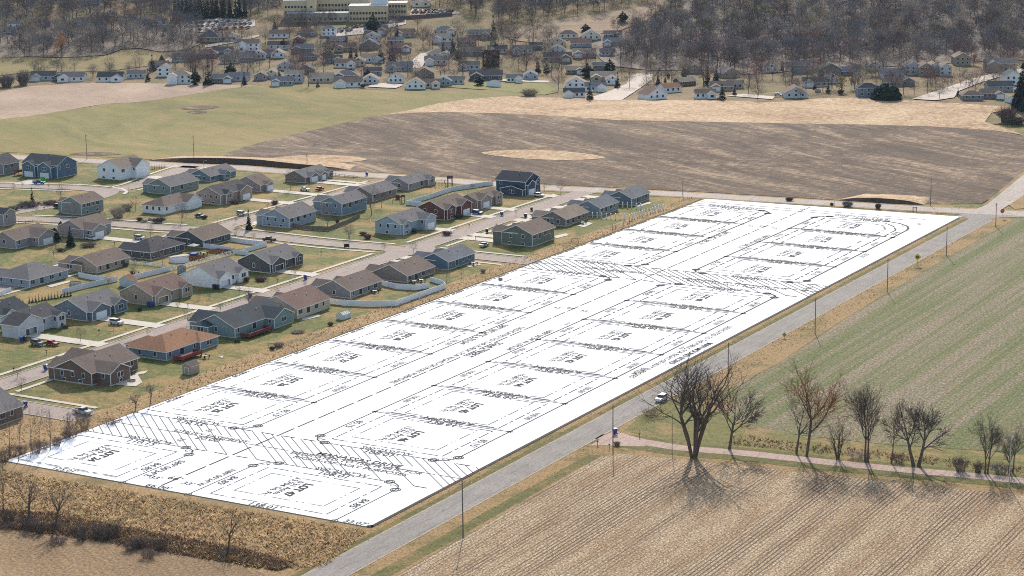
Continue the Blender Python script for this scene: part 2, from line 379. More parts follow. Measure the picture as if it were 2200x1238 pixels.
for x0, x1 in ((114.35, 115.1), (122.7, 123.5)): sheet('road_shoulder', [(x0,-120),(x1,-120),(x1,427),(x0,427)], .085, SHO, relief=False)
sheet('road', [(114.9,-120),(122.9,-120),(122.9,431),(125,434.5),(140,442),(112,441),(107,430.5),(114.7,425)], .10, ROADM, relief=False)
sheet('road', PX((2085,455),(2145,455),(2240,392),(2205,372),(2120,440)), .11, HWYM)
sheet('verge', PX((2105,445),(2195,372),(2215,345),(2240,345),(2130,437)), .1, VERGE)
sheet('verge', PX((2180,450),(2160,436),(2240,385),(2300,440)), .1, VERGE)
# ------------------------------------------------------------------ streets of the subdivision
def rect(x0, y0, x1, y1): return [(x0,y0),(x1,y0),(x1,y1),(x0,y1)]
AW, AE, CW, CE = -57.6, -47.6, -149.8, -140.0
Bcl = smooth([(0,274),(-27,274.5),(-52,273.5),(-87,270.5),(-120,271.5),(-145,272.5),(-165,267.5),(-185,266),(-212,262),(-240,254),(-275,238)], 3)
Dcl = smooth([(-345,308),(-310,312),(-278,321),(-258,326),(-240,323),(-236,300),(-240,285),(-246,262),(-262,240)], 4)
D2cl = smooth([(-244,318),(-240,340),(-246,365),(-250,385),(-252,397)], 4)
def yhw(x): return float(np.interp(x, _hx, _hy))
sheet('street', rect(AW, -40, AE, yhw(-52)-4), .10, STREETM, relief=False)
sheet('street', rect(CW, 60, CE, yhw(-145)-4), .11, STREETM, relief=False)
sheet('street', band(Bcl, 4.6, -4.6), .12, STREETM, relief=False)
sheet('street', band(Dcl, 4.6, -4.6), .10, STREETM, relief=False)
sheet('street', band(D2cl, 4.6, -4.6), .12, STREETM, relief=False)
sheet('street', rect(AE-.2, 35.6, -8.5, 45.2), .12, STREETM, relief=False)
def fillet(x, y, sx, sy_, r=6.5):
    c = (x+sx*r, y+sy_*r); pts = [(x, y)]
    for k in range(7):
        a = math.pi/2*k/6; pts.append((c[0]-sx*r*math.cos(a), c[1]-sy_*r*math.sin(a)))
    sheet('street_corner', pts, .118, STREETM, relief=False)
for x, sx in ((AW, -1), (AE, 1)):
    for y, s_ in ((269, -1), (278.6, 1)): fillet(x, y, sx, s_)
for x, sx in ((CW, -1), (CE, 1)):
    for y, s_ in ((267.6, -1), (277, 1)): fillet(x, y, sx, s_)
for y, s_ in ((35.6, -1), (45.2, 1)): fillet(AE, y, 1, s_)
def walk(*a): sheet('sidewalk', rect(*a), .14, CONC, relief=False)
for y0, y1 in ((52, 261.5), (285, 404)): walk(AE+2.9, y0, AE+4.5, y1)
for y0, y1 in ((-30, 261.5), (285, 404)): walk(AW-4.5, y0, AW-2.9, y1)
for y0, y1 in ((90, 259), (285, 398)): walk(CE+2.9, y0, CE+4.5, y1); walk(CW-4.5, y0, CW-2.9, y1)
for x0, x1 in ((AE+3, -8), ):
    walk(x0, 281.4, x1, 283); walk(x0, 264.6, x1, 266.2); walk(x0, 48.4, -12, 50)
Bm = [p for p in Bcl if -139 < p.x < -62]
sheet('sidewalk', band(Bm, 9.2, 7.6), .14, CONC, relief=False); sheet('sidewalk', band(Bm, -7.6, -9.2), .14, CONC, relief=False)
Bw = [p for p in Bcl if -240 < p.x < -156]
sheet('sidewalk', band(Bw, 9.2, 7.6), .14, CONC, relief=False); sheet('sidewalk', band(Bw, -7.6, -9.2), .14, CONC, relief=False)
sheet('sidewalk', band(Dcl[:18], 8.8, 7.2), .14, CONC, relief=False)
sheet('sidewalk', band(Dcl[:13], -7.2, -8.8), .14, CONC, relief=False)
sheet('sidewalk', band(D2cl[3:], 8.8, 7.2), .14, CONC, relief=False); sheet('sidewalk', band(D2cl[3:], -7.2, -8.8), .14, CONC, relief=False)
kb = MB()
def kerb(pts, wd=.32):
    a = offs(pts, wd/2); b = offs(pts, -wd/2)
    for i in range(len(pts)-1):
        n = len(kb.v)
        kb.v += [(p.x, p.y, z) for z in (.05, .23) for p in (a[i], b[i], b[i+1], a[i+1])]
        for q in ((4,5,6,7),(0,1,5,4),(1,2,6,5),(2,3,7,6),(3,0,4,7)): kb.f.append(tuple(n+j for j in q)); kb.mi.append(0)
def V2(*q): return [Vector(p) for p in q]
kerb(V2((AE, 52), (AE, 262))); kerb(V2((AW, -40), (AW, 262))); kerb(V2((AE, 286), (AE, 405))); kerb(V2((AW, 286), (AW, 405)))
kerb(V2((CE, 60), (CE, 260))); kerb(V2((CW, 60), (CW, 260))); kerb(V2((CE, 285), (CE, 400))); kerb(V2((CW, 285), (CW, 400)))
for d in (4.7, -4.7): kerb(offs(Bm, d)); kerb(offs(Bw, d)); kerb(offs([p for p in Bcl if p.x > -40], d)); kerb(offs(Dcl[:15], d)); kerb(offs(D2cl[3:], d))
kerb(V2((-40, 45.3), (-9, 45.3))); kerb(V2((-40, 35.5), (-9, 35.5)))
tag(kb.build('kerb', CONC), kind='structure')
# ------------------------------------------------------------------ the subdivision plan laid over the site
FT = .3048
WHITE = M('white_plan_sheet', (.90, .90, .90), .005); INK = M('black_plan_ink', (.012, .012, .012), .05); GREYINK = M('grey_plan_ink', (.13, .13, .13), .05)
PZ = .09
pm = MB(); qs = [(0, 0), (110.37, 0), (110.37, 428.5), (1.5, 421.5)]
pm.v = [(x, y, z) for z in (.02, PZ) for x, y in qs]
for q in ((4,5,6,7),(0,1,5,4),(1,2,6,5),(2,3,7,6),(3,0,4,7)): pm.f.append(q); pm.mi.append(0)
plan = tag(pm.build('plan_sheet', WHITE), 'huge white subdivision plan with numbered lots laid flat over the building site', 'plan')
def L(mb, v0, u0, v1, u1, wd=.2, dash=None, z=PZ+.06):
    """line in plan feet (v across, u along)"""
    a = Vector((v0*FT, u0*FT)); b = Vector((v1*FT, u1*FT)); d = b-a; ln = d.length
    if ln < .05: return
    d /= ln; n = Vector((-d.y, d.x))*wd*(.62+(u0+u1)/1900); t = 0; k = 0
    segs = [(0, ln)] if not dash else []
    if dash:
        while t < ln:
            e = min(ln, t+dash[k % len(dash)]*FT)
            if k % 2 == 0: segs.append((t, e))
            t = e; k += 1
    for s, e in segs:
        p, q = a+d*s, a+d*e
        mb.face([(p.x-n.x, p.y-n.y, z), (q.x-n.x, q.y-n.y, z), (q.x+n.x, q.y+n.y, z), (p.x+n.x, p.y+n.y, z)])
def ring(mb, v, u, r, wd=.2, a0=0, a1=360, n=16):
    P = [(v+r*math.cos(R(a0+(a1-a0)*i/n)), u+r*math.sin(R(a0+(a1-a0)*i/n))) for i in range(n+1)]
    for p, q in zip(P, P[1:]): L(mb, *p, *q, wd)
_tc = {}
def text(mb, s, v, u, width, rot=0, bold=0., z=PZ+.085, zrot=None, k=1.):
    """lettering as flat mesh, centred at plan feet (v,u); width in feet"""
    key = (s, bold)
    if key not in _tc:
        c = bpy.data.curves.new('lettering', 'FONT'); c.body = s; c.size = 1; c.offset = bold; c.resolution_u = 2; c.fill_mode = 'FRONT'
        o = bpy.data.objects.new('lettering', c); col.objects.link(o); dg = bpy.context.evaluated_depsgraph_get(); dg.update()
        me = o.evaluated_get(dg).to_mesh(); vv = [(p.co.x, p.co.y) for p in me.vertices]; ff = [tuple(p.vertices) for p in me.polygons]
        o.evaluated_get(dg).to_mesh_clear(); bpy.data.objects.remove(o); bpy.data.curves.remove(c); _tc[key] = (vv, ff)
    vv, ff = _tc[key]
    x0 = min(p[0] for p in vv); x1 = max(p[0] for p in vv); y0 = min(p[1] for p in vv); y1 = max(p[1] for p in vv)
    sc = width*FT/(x1-x0); c, s_ = math.cos(rot), math.sin(rot); n = len(mb.v)
    for x, y in vv:
        a = (x-(x0+x1)/2)*sc; b = (y-(y0+y1)/2)*sc*k
        mb.v.append((v*FT+a*c-b*s_, u*FT+a*s_+b*c, z))
    for f in ff: mb.f.append(tuple(n+i for i in f)); mb.mi.append(0)
DN = -math.pi/2
ol, dl, sb_, dt, st, ha = MB(), MB(), MB(), MB(), MB(), MB()
DASH = (16, 4, 6, 4); DD = (18, 5, 2, 4, 2, 5)
lots = [(0, 125, 0, 100, 'LOT 24', '0.29 Acres', '12,451 Sq. Ft.', 0)]
lots += [(0, 125, 166+100*i, 266+100*i, 'LOT %d' % (25+i), '0.29 Acres', ('12,454' if i == 0 else '12,501' if i % 2 else '12,500')+' Sq. Ft.', 0) for i in range(7)]
lots += [(0, 125, 932+100*i, 1032+100*i, 'LOT %d' % (32+i), '0.29 Acres', '12,500 Sq. Ft.', 0) for i in range(4)]
lots += [(191, 329, 0, 100, 'LOT 47', '0.31 Acres', '13,704 Sq. Ft.', 1)]
lots += [(191, 329, 166+100*i, 266+100*i, 'LOT %d' % (46-i), '0.31 Acres' if i in (0, 6) else '0.32 Acres', ('13,704' if i in (0, 6) else '13,801')+' Sq. Ft.', 1) for i in range(7)]
lots += [(191, 329, 932+100*i, 1032+100*i, 'LOT %d' % (39-i), '0.31 Acres', '13,704 Sq. Ft.', 1) for i in range(4)]
RW_ = .19
for v0, v1, u0, u1, n1, n2, n3, east in lots:
    lo_c = u0 in (166, 932); hi_c = u1 in (100, 866, 1332)       # which end lies on a cross street
    du0, du1 = (12 if lo_c else (10 if u0 == 0 else 5)), (13 if hi_c else 5)
    a0, a1 = (14, 14) if east else (5, 14)
    P = [(v0+a0, u0+du0), (v1-a1, u0+du0), (v1-a1, u1-du1), (v0+a0, u1-du1)]
    Q0, Q1 = (25 if lo_c or u0 == 0 else 9), (25 if hi_c else 9)
    b0 = 26 if east else 24
    Q = [(v0+b0, u0+Q0), (v1-27, u0+Q0), (v1-27, u1-Q1), (v0+b0, u1-Q1)]
    big = n1 == 'LOT 36'
    for i in range(4):
        if big and i in (1, 2): continue
        L(dl, *P[i], *P[(i+1) % 4], .17, DASH); L(sb_, *Q[i], *Q[(i+1) % 4], .16, DD)
    if big:
        for mb, pad, ds in ((dl, 12, DASH), (sb_, 26, DD)):
            C = [(v1-pad, u0+(5 if pad < 20 else 9)), (v1-pad-1, u0+48), (v1-pad-12, u0+70), (v1-pad-34, u1-pad+4), (v1-pad-62, u1-pad), (v0+pad, u1-pad)]
            for p, q in zip(C, C[1:]): L(mb, *p, *q, .17, ds)
    # street-side lot lines and corner arcs
    for vv, sgn in ((v1, 1), (v0, -1)) if east else ((v1, 1),):
        ua, ub = u0+(15 if lo_c else 0), u1-(15 if hi_c else 0)
        if big and sgn > 0: ub = u0+52
        L(ol, vv, ua, vv, ub, RW_)
        for flag, ue, s_ in ((lo_c, u0, 1), (hi_c and not (big and sgn > 0), u1, -1)):
            if not flag: continue
            cx, cy_ = vv-15*sgn, ue+15*s_
            ring(ol, cx, cy_, 15, .19, *( (0, 90) if (sgn > 0 and s_ < 0) else (90, 180) if (sgn < 0 and s_ < 0) else (180, 270) if sgn < 0 else (270, 360)), n=6)
            for p in ((cx, ue), (vv, cy_)): ring(ol, *p, 4.2, .17); ring(ol, *p, 2.7, .17)
            text(dt, 'C%d' % (3+(len(dt.v)//97) % 28), cx+8.5*sgn, cy_-8.5*s_, 8, 0)
        if not flag:
            for a in range(4): L(ol, vv-3*math.cos(a*.785), u1-3*math.sin(a*.785), vv+3*math.cos(a*.785), u1+3*math.sin(a*.785), .14)
        cm = (ua+ub)/2
        text(dt, "85.15'" if lo_c else "84.85'" if hi_c or u0 == 0 else "100.00'", vv-6*sgn if not (east and sgn < 0) else vv+6, cm, 23, DN)
    if big:
        C = [(v1, u0+52), (v1-2, u0+64), (v1-9, u0+80), (v1-24, u0+93), (v1-45, u1)]
        for p, q in zip(C, C[1:]): L(ol, *p, *q, .22)
        text(dt, "C30", v1-14, u0+78, 10, DN); ring(ol, v1-45, u1, 3.5, .17)
    ve = v0+15 if (lo_c or hi_c) and east else v0
    for ue, corner in ((u0, lo_c), (u1, hi_c)):
        if ue == u0 and not lo_c: continue
        x1_ = v1-15 if corner else v1
        if big and ue == u1: x1_ = v1-45
        L(ol, (v0+15 if corner and east else v0), ue, x1_, ue, .17)
        if not corner:
            L(dl, v0+6, ue+3.2, v1-10, ue+3.2, .12, (60, 3)); 
        text(dt, "N00\u00b025'07\"E" if ue % 200 < 100 else "S00\u00b025'07\"W", (v0+v1)/2+6, ue+4.2, 50, 0); text(dt, "138.01'" if east and not corner else "108.01'" if east else "125.01'" if not corner else "110.15'", (v0+v1)/2+6, ue-5, 30, 0)
    if not east: text(dt, "100.0%d'" % (1 if u0 in (0, 166) else 0), 4.5, (u0+u1)/2, 23, DN)
    lm = MB(); vc, uc = (v0+v1)/2-2, (u0+u1)/2-1
    text(lm, n1, vc+3, uc, 33, DN, .035, k=1.05); text(lm, n2, vc-6.5, uc+1, 36, DN, .004); text(lm, n3, vc-14.5, uc+1, 47, DN, .004, k=.85)
    lm.build('lot_lettering', INK, plan)
# outer border, road lines, centre lines
L(ol, 0, 0, 362, 0, .22); L(ol, 361.2, 0, 361.2, 1400, .34); L(ol, 0, 0, 0, 1380, .10)
for a, b in ((0, 0), (0, 100), (0, 166), (125, 0), (191, 0), (329, 0)): ring(ol, a, b, 3, .16)
ring(ol, 360, 2, 2, .5)
L(dl, 158, 8, 158, 1384, .17, (26, 5)); L(dl, 4, 133, 362, 133, .15, (44, 4)); L(dl, 4, 899, 362, 899, .15, (44, 4))
L(dl, 8, 8, 112, 8, .13, DASH); L(ol, 8, 1345, 300, 1352, .12); L(dl, 8, 1360, 330, 1366, .12, (30, 6))
for ub in (100, 866):                                            # hatched easement across both cross streets
    for s0 in np.arange(-74, 362, 10.2):
        k = int(round((s0+74)/10.2))
        p0, q0 = (s0, ub+66), (s0+74, ub)
        t0, t1 = (0., .34) if (60 < s0 < 130 or 195 < s0 < 300) and k % 3 else (0., 1.)
        a = [p0[i]+(q0[i]-p0[i])*t0 for i in (0, 1)]; b = [p0[i]+(q0[i]-p0[i])*t1 for i in (0, 1)]
        if a[0] < 0:
            if b[0] <= 0: continue
            t = -a[0]/(b[0]-a[0]); a = [0, a[1]+(b[1]-a[1])*t]
        if b[0] > 361: t = (361-a[0])/(b[0]-a[0]); b = [361, a[1]+(b[1]-a[1])*t]
        if a[0] < 361: L(ha, *a, *b, .14)
    for v in (118, 140, 162, 184, 336): L(ol, v, ub, v+13, ub, .24); L(ol, v, ub+66, v+13, ub+66, .24)
    
    if ub == 100: text(st, "MANASSAS DRIVE", 260, ub+38, 82, 0, .01)
    text(st, "DEDICATED TO THE PUBLIC FOR", 262, ub+29.5, 128, 0); text(st, "RIGHT-OF-WAY PURPOSES", 262, ub+21, 110, 0)
    text(st, "UTILITY EASEMENT", 108, ub+37, 78, 0); text(st, "20.00'", 112, ub+29, 26, 0)
    text(dt, "66.00'", 6, ub+33, 19, DN); text(dt, "33'", 96, ub+50, 9, DN); text(dt, "33'", 92, ub+16, 9, DN)
text(st, "22nd STREET", 164, 505, 64, DN, .012); text(st, "DEDICATED TO THE PUBLIC FOR RIGHT-OF-WAY PURPOSES", 151, 480, 250, DN)
text(st, "MAN MOUND ROAD", 352, 585, 92, DN, .012); text(st, "DEDICATED TO THE PUBLIC FOR RIGHT-OF-WAY PURPOSES", 341, 590, 230, DN)
for v, u, s_ in ((131, 560, "S89\u00b000'34\"E 670.04'"), (185, 560, "N89\u00b000'34\"W 670.04'"), (131, 1130, "S89\u00b000'34\"E 385.31'"), (185, 1130, "N89\u00b000'34\"W 385.31'")): text(dt, s_, v, u, 92, DN)
text(dt, "S89\u00b000'34\"E", 132, 45, 47, DN); text(dt, "N89\u00b000'34\"W", 184, 45, 47, DN); text(dt, "670.04'", 337, 500, 26, DN); text(dt, "322.03'", 337, 1110, 26, DN); text(dt, "336.30'", 345, 905, 26, DN)
for v, s_, wd in ((62, "125.01'", 23), (158, "66.00'", 23), (262, "138.01'", 27), (346, "33.07'", 20)): text(dt, s_, v, 4.5, wd, 0)
for u in (22, 700, 1225): text(dt, "33'", 141, u, 10, 0); text(dt, "66'", 156, u+6, 12, 0); text(dt, "33'", 174, u, 10, 0)
for v, u in ((131, 640), (185, 640), (335, 600)): text(dt, "R/W", v, u, 11, DN)
text(dt, "S89\u00b035'E 125.02'", 66, 1340, 74, 0); text(dt, "N88\u00b021'W 138.9'", 248, 1343, 74, 0)
ol.build('lot_outline', INK, plan); dl.build('easement_line', INK, plan); sb_.build('setback_line', GREYINK, plan)
dt.build('dimension_lettering', INK, plan); st.build('street_lettering', INK, plan); ha.build('hatching', GREYINK, plan)
# ------------------------------------------------------------------ houses
ROOFC = dict(brown=(0.197,0.143,0.114), grey=(0.182,0.167,0.163), dark=(0.081,0.076,0.081), navy=(0.038,0.050,0.064), rust=(0.325,0.163,0.089), tan=(0.267,0.202,0.153), slate=(0.158,0.163,0.177), teal=(0.060,0.072,0.081), pale=(0.355,0.286,0.217), redbrown=(0.212,0.129,0.103), green=(0.051,0.085,0.072))
WALLC = dict(brown=(.17,.115,.095), blue=(.17,.235,.30), teal=(.21,.275,.275), beige=(.55,.44,.34), grey=(.25,.245,.26), ltgrey=(.55,.56,.59), deepblue=(.10,.165,.235), green=(.155,.18,.145), taupe=(.25,.20,.18), bluegrey=(.21,.265,.315), slate=(.15,.185,.225), navy=(.06,.09,.14), white=(.82,.83,.85), tan=(.40,.31,.24), charcoal=(.10,.10,.105), ltblue=(.34,.41,.47), red=(.15,.065,.058), stone=(.36,.27,.23), teagrey=(.24,.28,.27), cream=(.76,.68,.55), mauve=(.33,.285,.29), greyblue=(.30,.35,.41))
def gable_roof(mb, x0, y0, x1, y1, ev, p, ax, o=.5, t=.26, oe=None):
    """slab roof; ax = direction of the ridge; material 0 shingles, 1 white fascia"""
    oe = o if oe is None else oe
    if ax == 'y': c, hw_, lo, hi = (x0+x1)/2, (x1-x0)/2, y0-oe, y1+oe
    else: c, hw_, lo, hi = (y0+y1)/2, (y1-y0)/2, x0-oe, x1+oe
    zr = ev+hw_*p; ze = ev-o*p
    prof = [(c-hw_-o, ze), (c-hw_-o, ze-t), (c, zr-t), (c+hw_+o, ze-t), (c+hw_+o, ze), (c, zr)]
    mb.prism(prof, 'x' if ax == 'x' else 'y', lo, hi, [1, 1, 1, 1, 0, 0], 1)
def hip_roof(mb, x0, y0, x1, y1, ev, p, o=.5, t=.24):
    x0 -= o; y0 -= o; x1 += o; y1 += o; ze = ev-o*p; w_, d_ = x1-x0, y1-y0; h = min(w_, d_)/2; zr = ze+h*p
    if d_ >= w_: a, b = ((x0+x1)/2, y0+h, zr), ((x0+x1)/2, y1-h, zr)
    else: a, b = (x0+h, (y0+y1)/2, zr), (x1-h, (y0+y1)/2, zr)
    A, B, C, D = (x0,y0,ze), (x1,y0,ze), (x1,y1,ze), (x0,y1,ze)
    if d_ >= w_: fs = [(A,B,a), (B,C,b,a), (C,D,b), (D,A,a,b)]
    else: fs = [(A,B,b,a), (B,C,b), (C,D,a,b), (D,A,a)]
    for f in fs: mb.face(f, 0)
    lo = [(q[0], q[1], ze-t) for q in (A, B, C, D)]; up = (A, B, C, D)
    for i in range(4): j = (i+1) % 4; mb.face((lo[i], lo[j], up[j], up[i]), 1)
    mb.face(tuple(reversed(lo)), 1)
def gable_wall(mb, x0, y0, x1, y1, ev, p, ax, z0=0, dt_=.13):
    if ax == 'y': prof = [(x0, z0), (x1, z0), (x1, ev), ((x0+x1)/2, ev+(x1-x0)/2*p-dt_), (x0, ev)]; mb.prism(prof, 'y', y0, y1)
    else: prof = [(y0, z0), (y1, z0), (y1, ev), ((y0+y1)/2, ev+(y1-y0)/2*p-dt_), (y0, ev)]; mb.prism(prof, 'x', x0, x1)
_wm = {}
def opening(par, name, side, a, z, wd, h, pos, fr, pn, proud=.07, pname='pane'):
    """window or door on a wall: side 'S' (faces -y), 'F' (+x), 'B' (-x); a = centre along the wall, pos = wall plane"""
    key = (name, round(wd, 2), round(h, 2), fr.name, pn.name)
    if key not in _wm:
        f = MB(); f.box(-wd/2-.13, -proud, -.13, wd/2+.13, .04, h+.13)
        g = MB(); g.box(-wd/2, -proud-.03, 0, wd/2, -proud+.02, h)
        _wm[key] = (f.mesh(name, fr), g.mesh(pname, pn))
    f, g = _wm[key]; rz = {'S': 0, 'F': math.pi/2, 'B': -math.pi/2}[side]
    loc = (a, pos, z) if side == 'S' else (pos, a, z)
    o = link(name, f, par, loc, rz); link(pname, g, o); return o
GDOOR = M('white_garage_door', (.72,.73,.74), .05); GDARK = M('dark_door', (.10,.09,.09), .1)
HOUSES = {}; DRIVES = []
def house(key, label, C, Lx, Rx, ey, wall, roof, rid='y', p=.45, rot=0, wings=(), S=2, F=3, low=0, back=False, ev=None, drive=None, off=.5, gar=None, trim=None, zbase=0, lowF=0):
    c = at(*C); c.z = 0; rz = R(rot); ux, uy = Vector((math.cos(rz), math.sin(rz), 0)), Vector((-math.sin(rz), math.cos(rz), 0))
    def solve(d, X):
        lo, hi = 0, 60
        for _ in range(40):
            m_ = (lo+hi)/2
            if abs(proj(c+d*m_)[0]-C[0]) < abs(X-C[0]): lo = m_
            else: hi = m_
        return lo
    wd = solve(-ux, Lx); dp = solve(uy, Rx)
    if ev is None: ev = min(6.4, max(2.7, (C[1]-ey)/pxm(c)/math.cos(CPIT)))
    root = empty('house', (c.x, c.y, zbase), rz); tag(root, label, 'house'); HOUSES[key] = (root, c, wd, dp)
    wm, rm = sidmat(wall, WALLC[wall]), roofmat(roof, ROOFC[roof])
    W, T, Fd, CT = MB(), MB(), MB(), MB(); X0, Y0, X1, Y1 = -wd, 0, 0, dp
    hip = rid[0] == 'h'; ax = rid[-1]
    if hip: W.box(X0, Y0, 0, X1, Y1, ev-.05); hip_roof(T, X0, Y0, X1, Y1, ev, p)
    else: gable_wall(W, X0, Y0, X1, Y1, ev, p, ax); gable_roof(T, X0, Y0, X1, Y1, ev, p, ax)
    Fd.box(X0-.03, Y0-.03, 0, X1+.03, Y1+.03, .28)
    def corner(x, y, h, sx, sy_): CT.box(x-.13 if sx > 0 else x-.035, y-.13 if sy_ > 0 else y-.035, .28, x+.035 if sx > 0 else x+.13, y+.035 if sy_ > 0 else y+.13, h-.25)
    corner(X1, Y0, ev, 1, -1); corner(X0, Y0, ev, -1, -1); corner(X1, Y1, ev, 1, 1)
    used = []; ridge = ev+(wd if ax == 'y' else dp)/2*p
    wc = root
    for q in wings:
        side, a, b, pr, kind = q[:5]; opt = q[5] if len(q) > 5 else {}
        we = opt.get('ev', ev); wp = opt.get('p', p)
        if side in 'FB':
            ya, yb = Y0+a*dp, Y0+b*dp; wp = min(wp, max(.12, (ridge-we-.05)/((yb-ya)/2)))
            if abs(ya-Y0) < .05: ya += .06
            if abs(yb-Y1) < .05: yb -= .06
            x0, x1 = ((X0+X1)/2 if ax == 'y' else X1-2, X1+pr) if side == 'F' else (X0-pr, (X0+X1)/2 if ax == 'y' else X0+2)
            if side == 'F': used.append((ya, yb))
            wh = opt.get('hip')
            open_ = kind == 'o' and side == 'F'
            if wh: W.box(x0, ya, 0, x1, yb, we-.05); hip_roof(T, x0, ya, x1, yb, we, wp)
            else:
                if open_:
                    gw = min(4.9, (yb-ya)*.72); m_ = (ya+yb)/2; gh = 2.35; z0 = .1
                    gable_wall(W, x0, ya, x1-4.5, yb, we, wp, 'x')
                    W.box(x1-4.5, ya, 0, x1, ya+.15, we-.05); W.box(x1-4.5, yb-.15, 0, x1, yb, we-.05)
                    W.box(x1-.15, ya+.15, 0, x1, m_-gw/2, gh); W.box(x1-.15, m_+gw/2, 0, x1, yb-.15, gh)
                    gable_wall(W, x1-.15, ya+.152, x1-.002, yb-.152, we, wp, 'x', gh)
                    fr = MB(); 
                    for s_ in (-1, 1): fr.box(x1, m_+s_*(gw/2+.1)-.1, 0, x1+.06, m_+s_*(gw/2+.1)+.1, gh)
                    fr.box(x1, m_-gw/2-.2, gh, x1+.06, m_+gw/2+.2, gh+.2); fr.build('garage_opening', TRIM, root)
                    cb = MB(); cb.box(x1-4.4, m_-gw/2+.2, .02, x1-4.1, m_+gw/2-.2, 1.6); cb.build('stored_shelf', M('stored_goods', (.30,.27,.25), .6, 2.5), root)
                else: gable_wall(W, x0, ya, x1, yb, we, wp, 'x')
                gable_roof(T, x0, ya, x1, yb, we, wp, 'x', .42)
            Fd.box(x1-.5 if side == 'F' else x0-.03, ya-.03, 0, x1+.03 if side == 'F' else x0+.5, yb+.03, .26)
            if side == 'F': corner(x1, ya, we, 1, -1); corner(x1, yb, we, 1, 1)
            m_ = (ya+yb)/2; fx = x1 if side == 'F' else x0; z = opt.get('z', 0)
            if kind in ('g1', 'g2', 'gd'):
                gw = min(4.9 if kind != 'g1' else 2.7, (yb-ya)-.9)
                opening(root, 'garage_door', side, m_+opt.get('gs', 0), .08, gw, 2.25, fx, TRIM, GDARK if kind == 'gd' else GDOOR, pname='door_panel')
            elif kind == 'w':
                n = 2 if yb-ya > 3 else 1
                for k in range(n): opening(root, 'window', side, m_+(k-(n-1)/2)*1.25, we-2.0, 1.0, 1.35, fx, TRIM, GLASS)
                if we > 3.9: opening(root, 'window', side, m_, .55, 1.1, .8, fx, TRIM, GLASS)
            elif kind == 'p':
                pass
            if side == 'F' and pr > 2.2: opening(root, 'window', 'S', x1-pr/2, we-2.0, .85, 1.3, ya, TRIM, GLASS)
            if kind in ('g2', 'g1', 'gd', 'o') and drive is not None: DRIVES.append((root, fx, m_, 5.4 if kind != 'g1' else 3.2, drive, c, ux, uy))
        else:
            xa, xb = X0+a*wd, X0+b*wd
            if abs(xb-X1) < .05: xb -= .06
            if abs(xa-X0) < .05: xa += .06
            y0 = Y0-pr; y1 = (Y0+Y1)/2 if ax == 'x' else Y0+2.
            if opt.get('hip'): W.box(xa, y0, 0, xb, y1, we-.05); hip_roof(T, xa, y0, xb, y1, we, wp)
            else: gable_wall(W, xa, y0, xb, y1, we, wp, 'y'); gable_roof(T, xa, y0, xb, y1, we, wp, 'y', .42)
            corner(xb, y0, we, 1, -1); corner(xa, y0, we, -1, -1)
            m_ = (xa+xb)/2
            if kind in ('g1', 'g2', 'gd'): opening(root, 'garage_door', 'S', m_, .08, min(4.9, xb-xa-.8), 2.25, y0, TRIM, GDARK if kind == 'gd' else GDOOR, pname='door_panel')
            else:
                for k in (-1, 1): opening(root, 'window', 'S', m_+k*.62, we-2., 1.0, 1.35, y0, TRIM, GLASS)
            if we > 4.6:
                for k in (-1, 1): opening(root, 'window', 'S', m_+k*.7, we-1.75, 1.0, 1.35, y0, TRIM, GLASS)
    W.build('wall', wm, root); rf = T.build('roof', [rm, TRIM if trim is None else trim], root)
    Fd.build('foundation', CONC, root); CT.build('corner_trim', TRIM, root)
    for k in range(2):                                    # vents on the slope facing +x
        vx, vy = X0+wd*(.60+.12*k), dp*(.42+.22*k)
        vz = ev+((X1-vx) if ax == 'y' else min(vy, dp-vy))*p
        vb = MB(); vb.tube((vx, vy, vz-.1), (vx, vy, vz+.45), .16, .16, 6); vb.build('roof_vent', M('vent_metal', (.55,.53,.5), .1), rf)
    sb_wings = [q for q in wings if q[0] == 'S']
    spots = [X0+wd*(k+.75)/(S+.5) for k in range(S)]
    for x in spots:
        if any(X0+q[1]*wd-.7 < x < X0+q[2]*wd+.7 for q in sb_wings): continue
        opening(root, 'window', 'S', x, ev-2.05, .95, 1.4, Y0, TRIM, GLASS)
    for k in range(low): opening(root, 'window', 'S', X0+wd*(k+.6)/(low+.3), .45, 1.3, .75, Y0, TRIM, GLASS)
    y = 1.7; n = 0
    while y < dp-1.2 and F:
        if not any(a-.9 < y < b+.9 for a, b in used):
            if back and n == 1: opening(root, 'patio_door', 'F', y+.3, ev-2.55, 1.9, 2.1, X1, TRIM, GLASS, pname='pane'); y += 1.
            elif gar and n == 0: opening(root, 'garage_door', 'F', y+2, .08, 4.6, 2.25, X1, TRIM, GDOOR, pname='door_panel'); y += 4.4
            else:
                for k in ((-.55, .55) if (n+len(key)) % 2 else (0,)): opening(root, 'window', 'F', y+k, ev-2.05, .95, 1.4, X1, TRIM, GLASS)
            n += 1; y += max(2.4, (dp-2.5)/max(1, F))
        else: y += .5
    for k in range(lowF): opening(root, 'window', 'F', dp*(k+.6)/(lowF+.3), .5, 1.2, .9, X1, TRIM, GLASS)
    return root
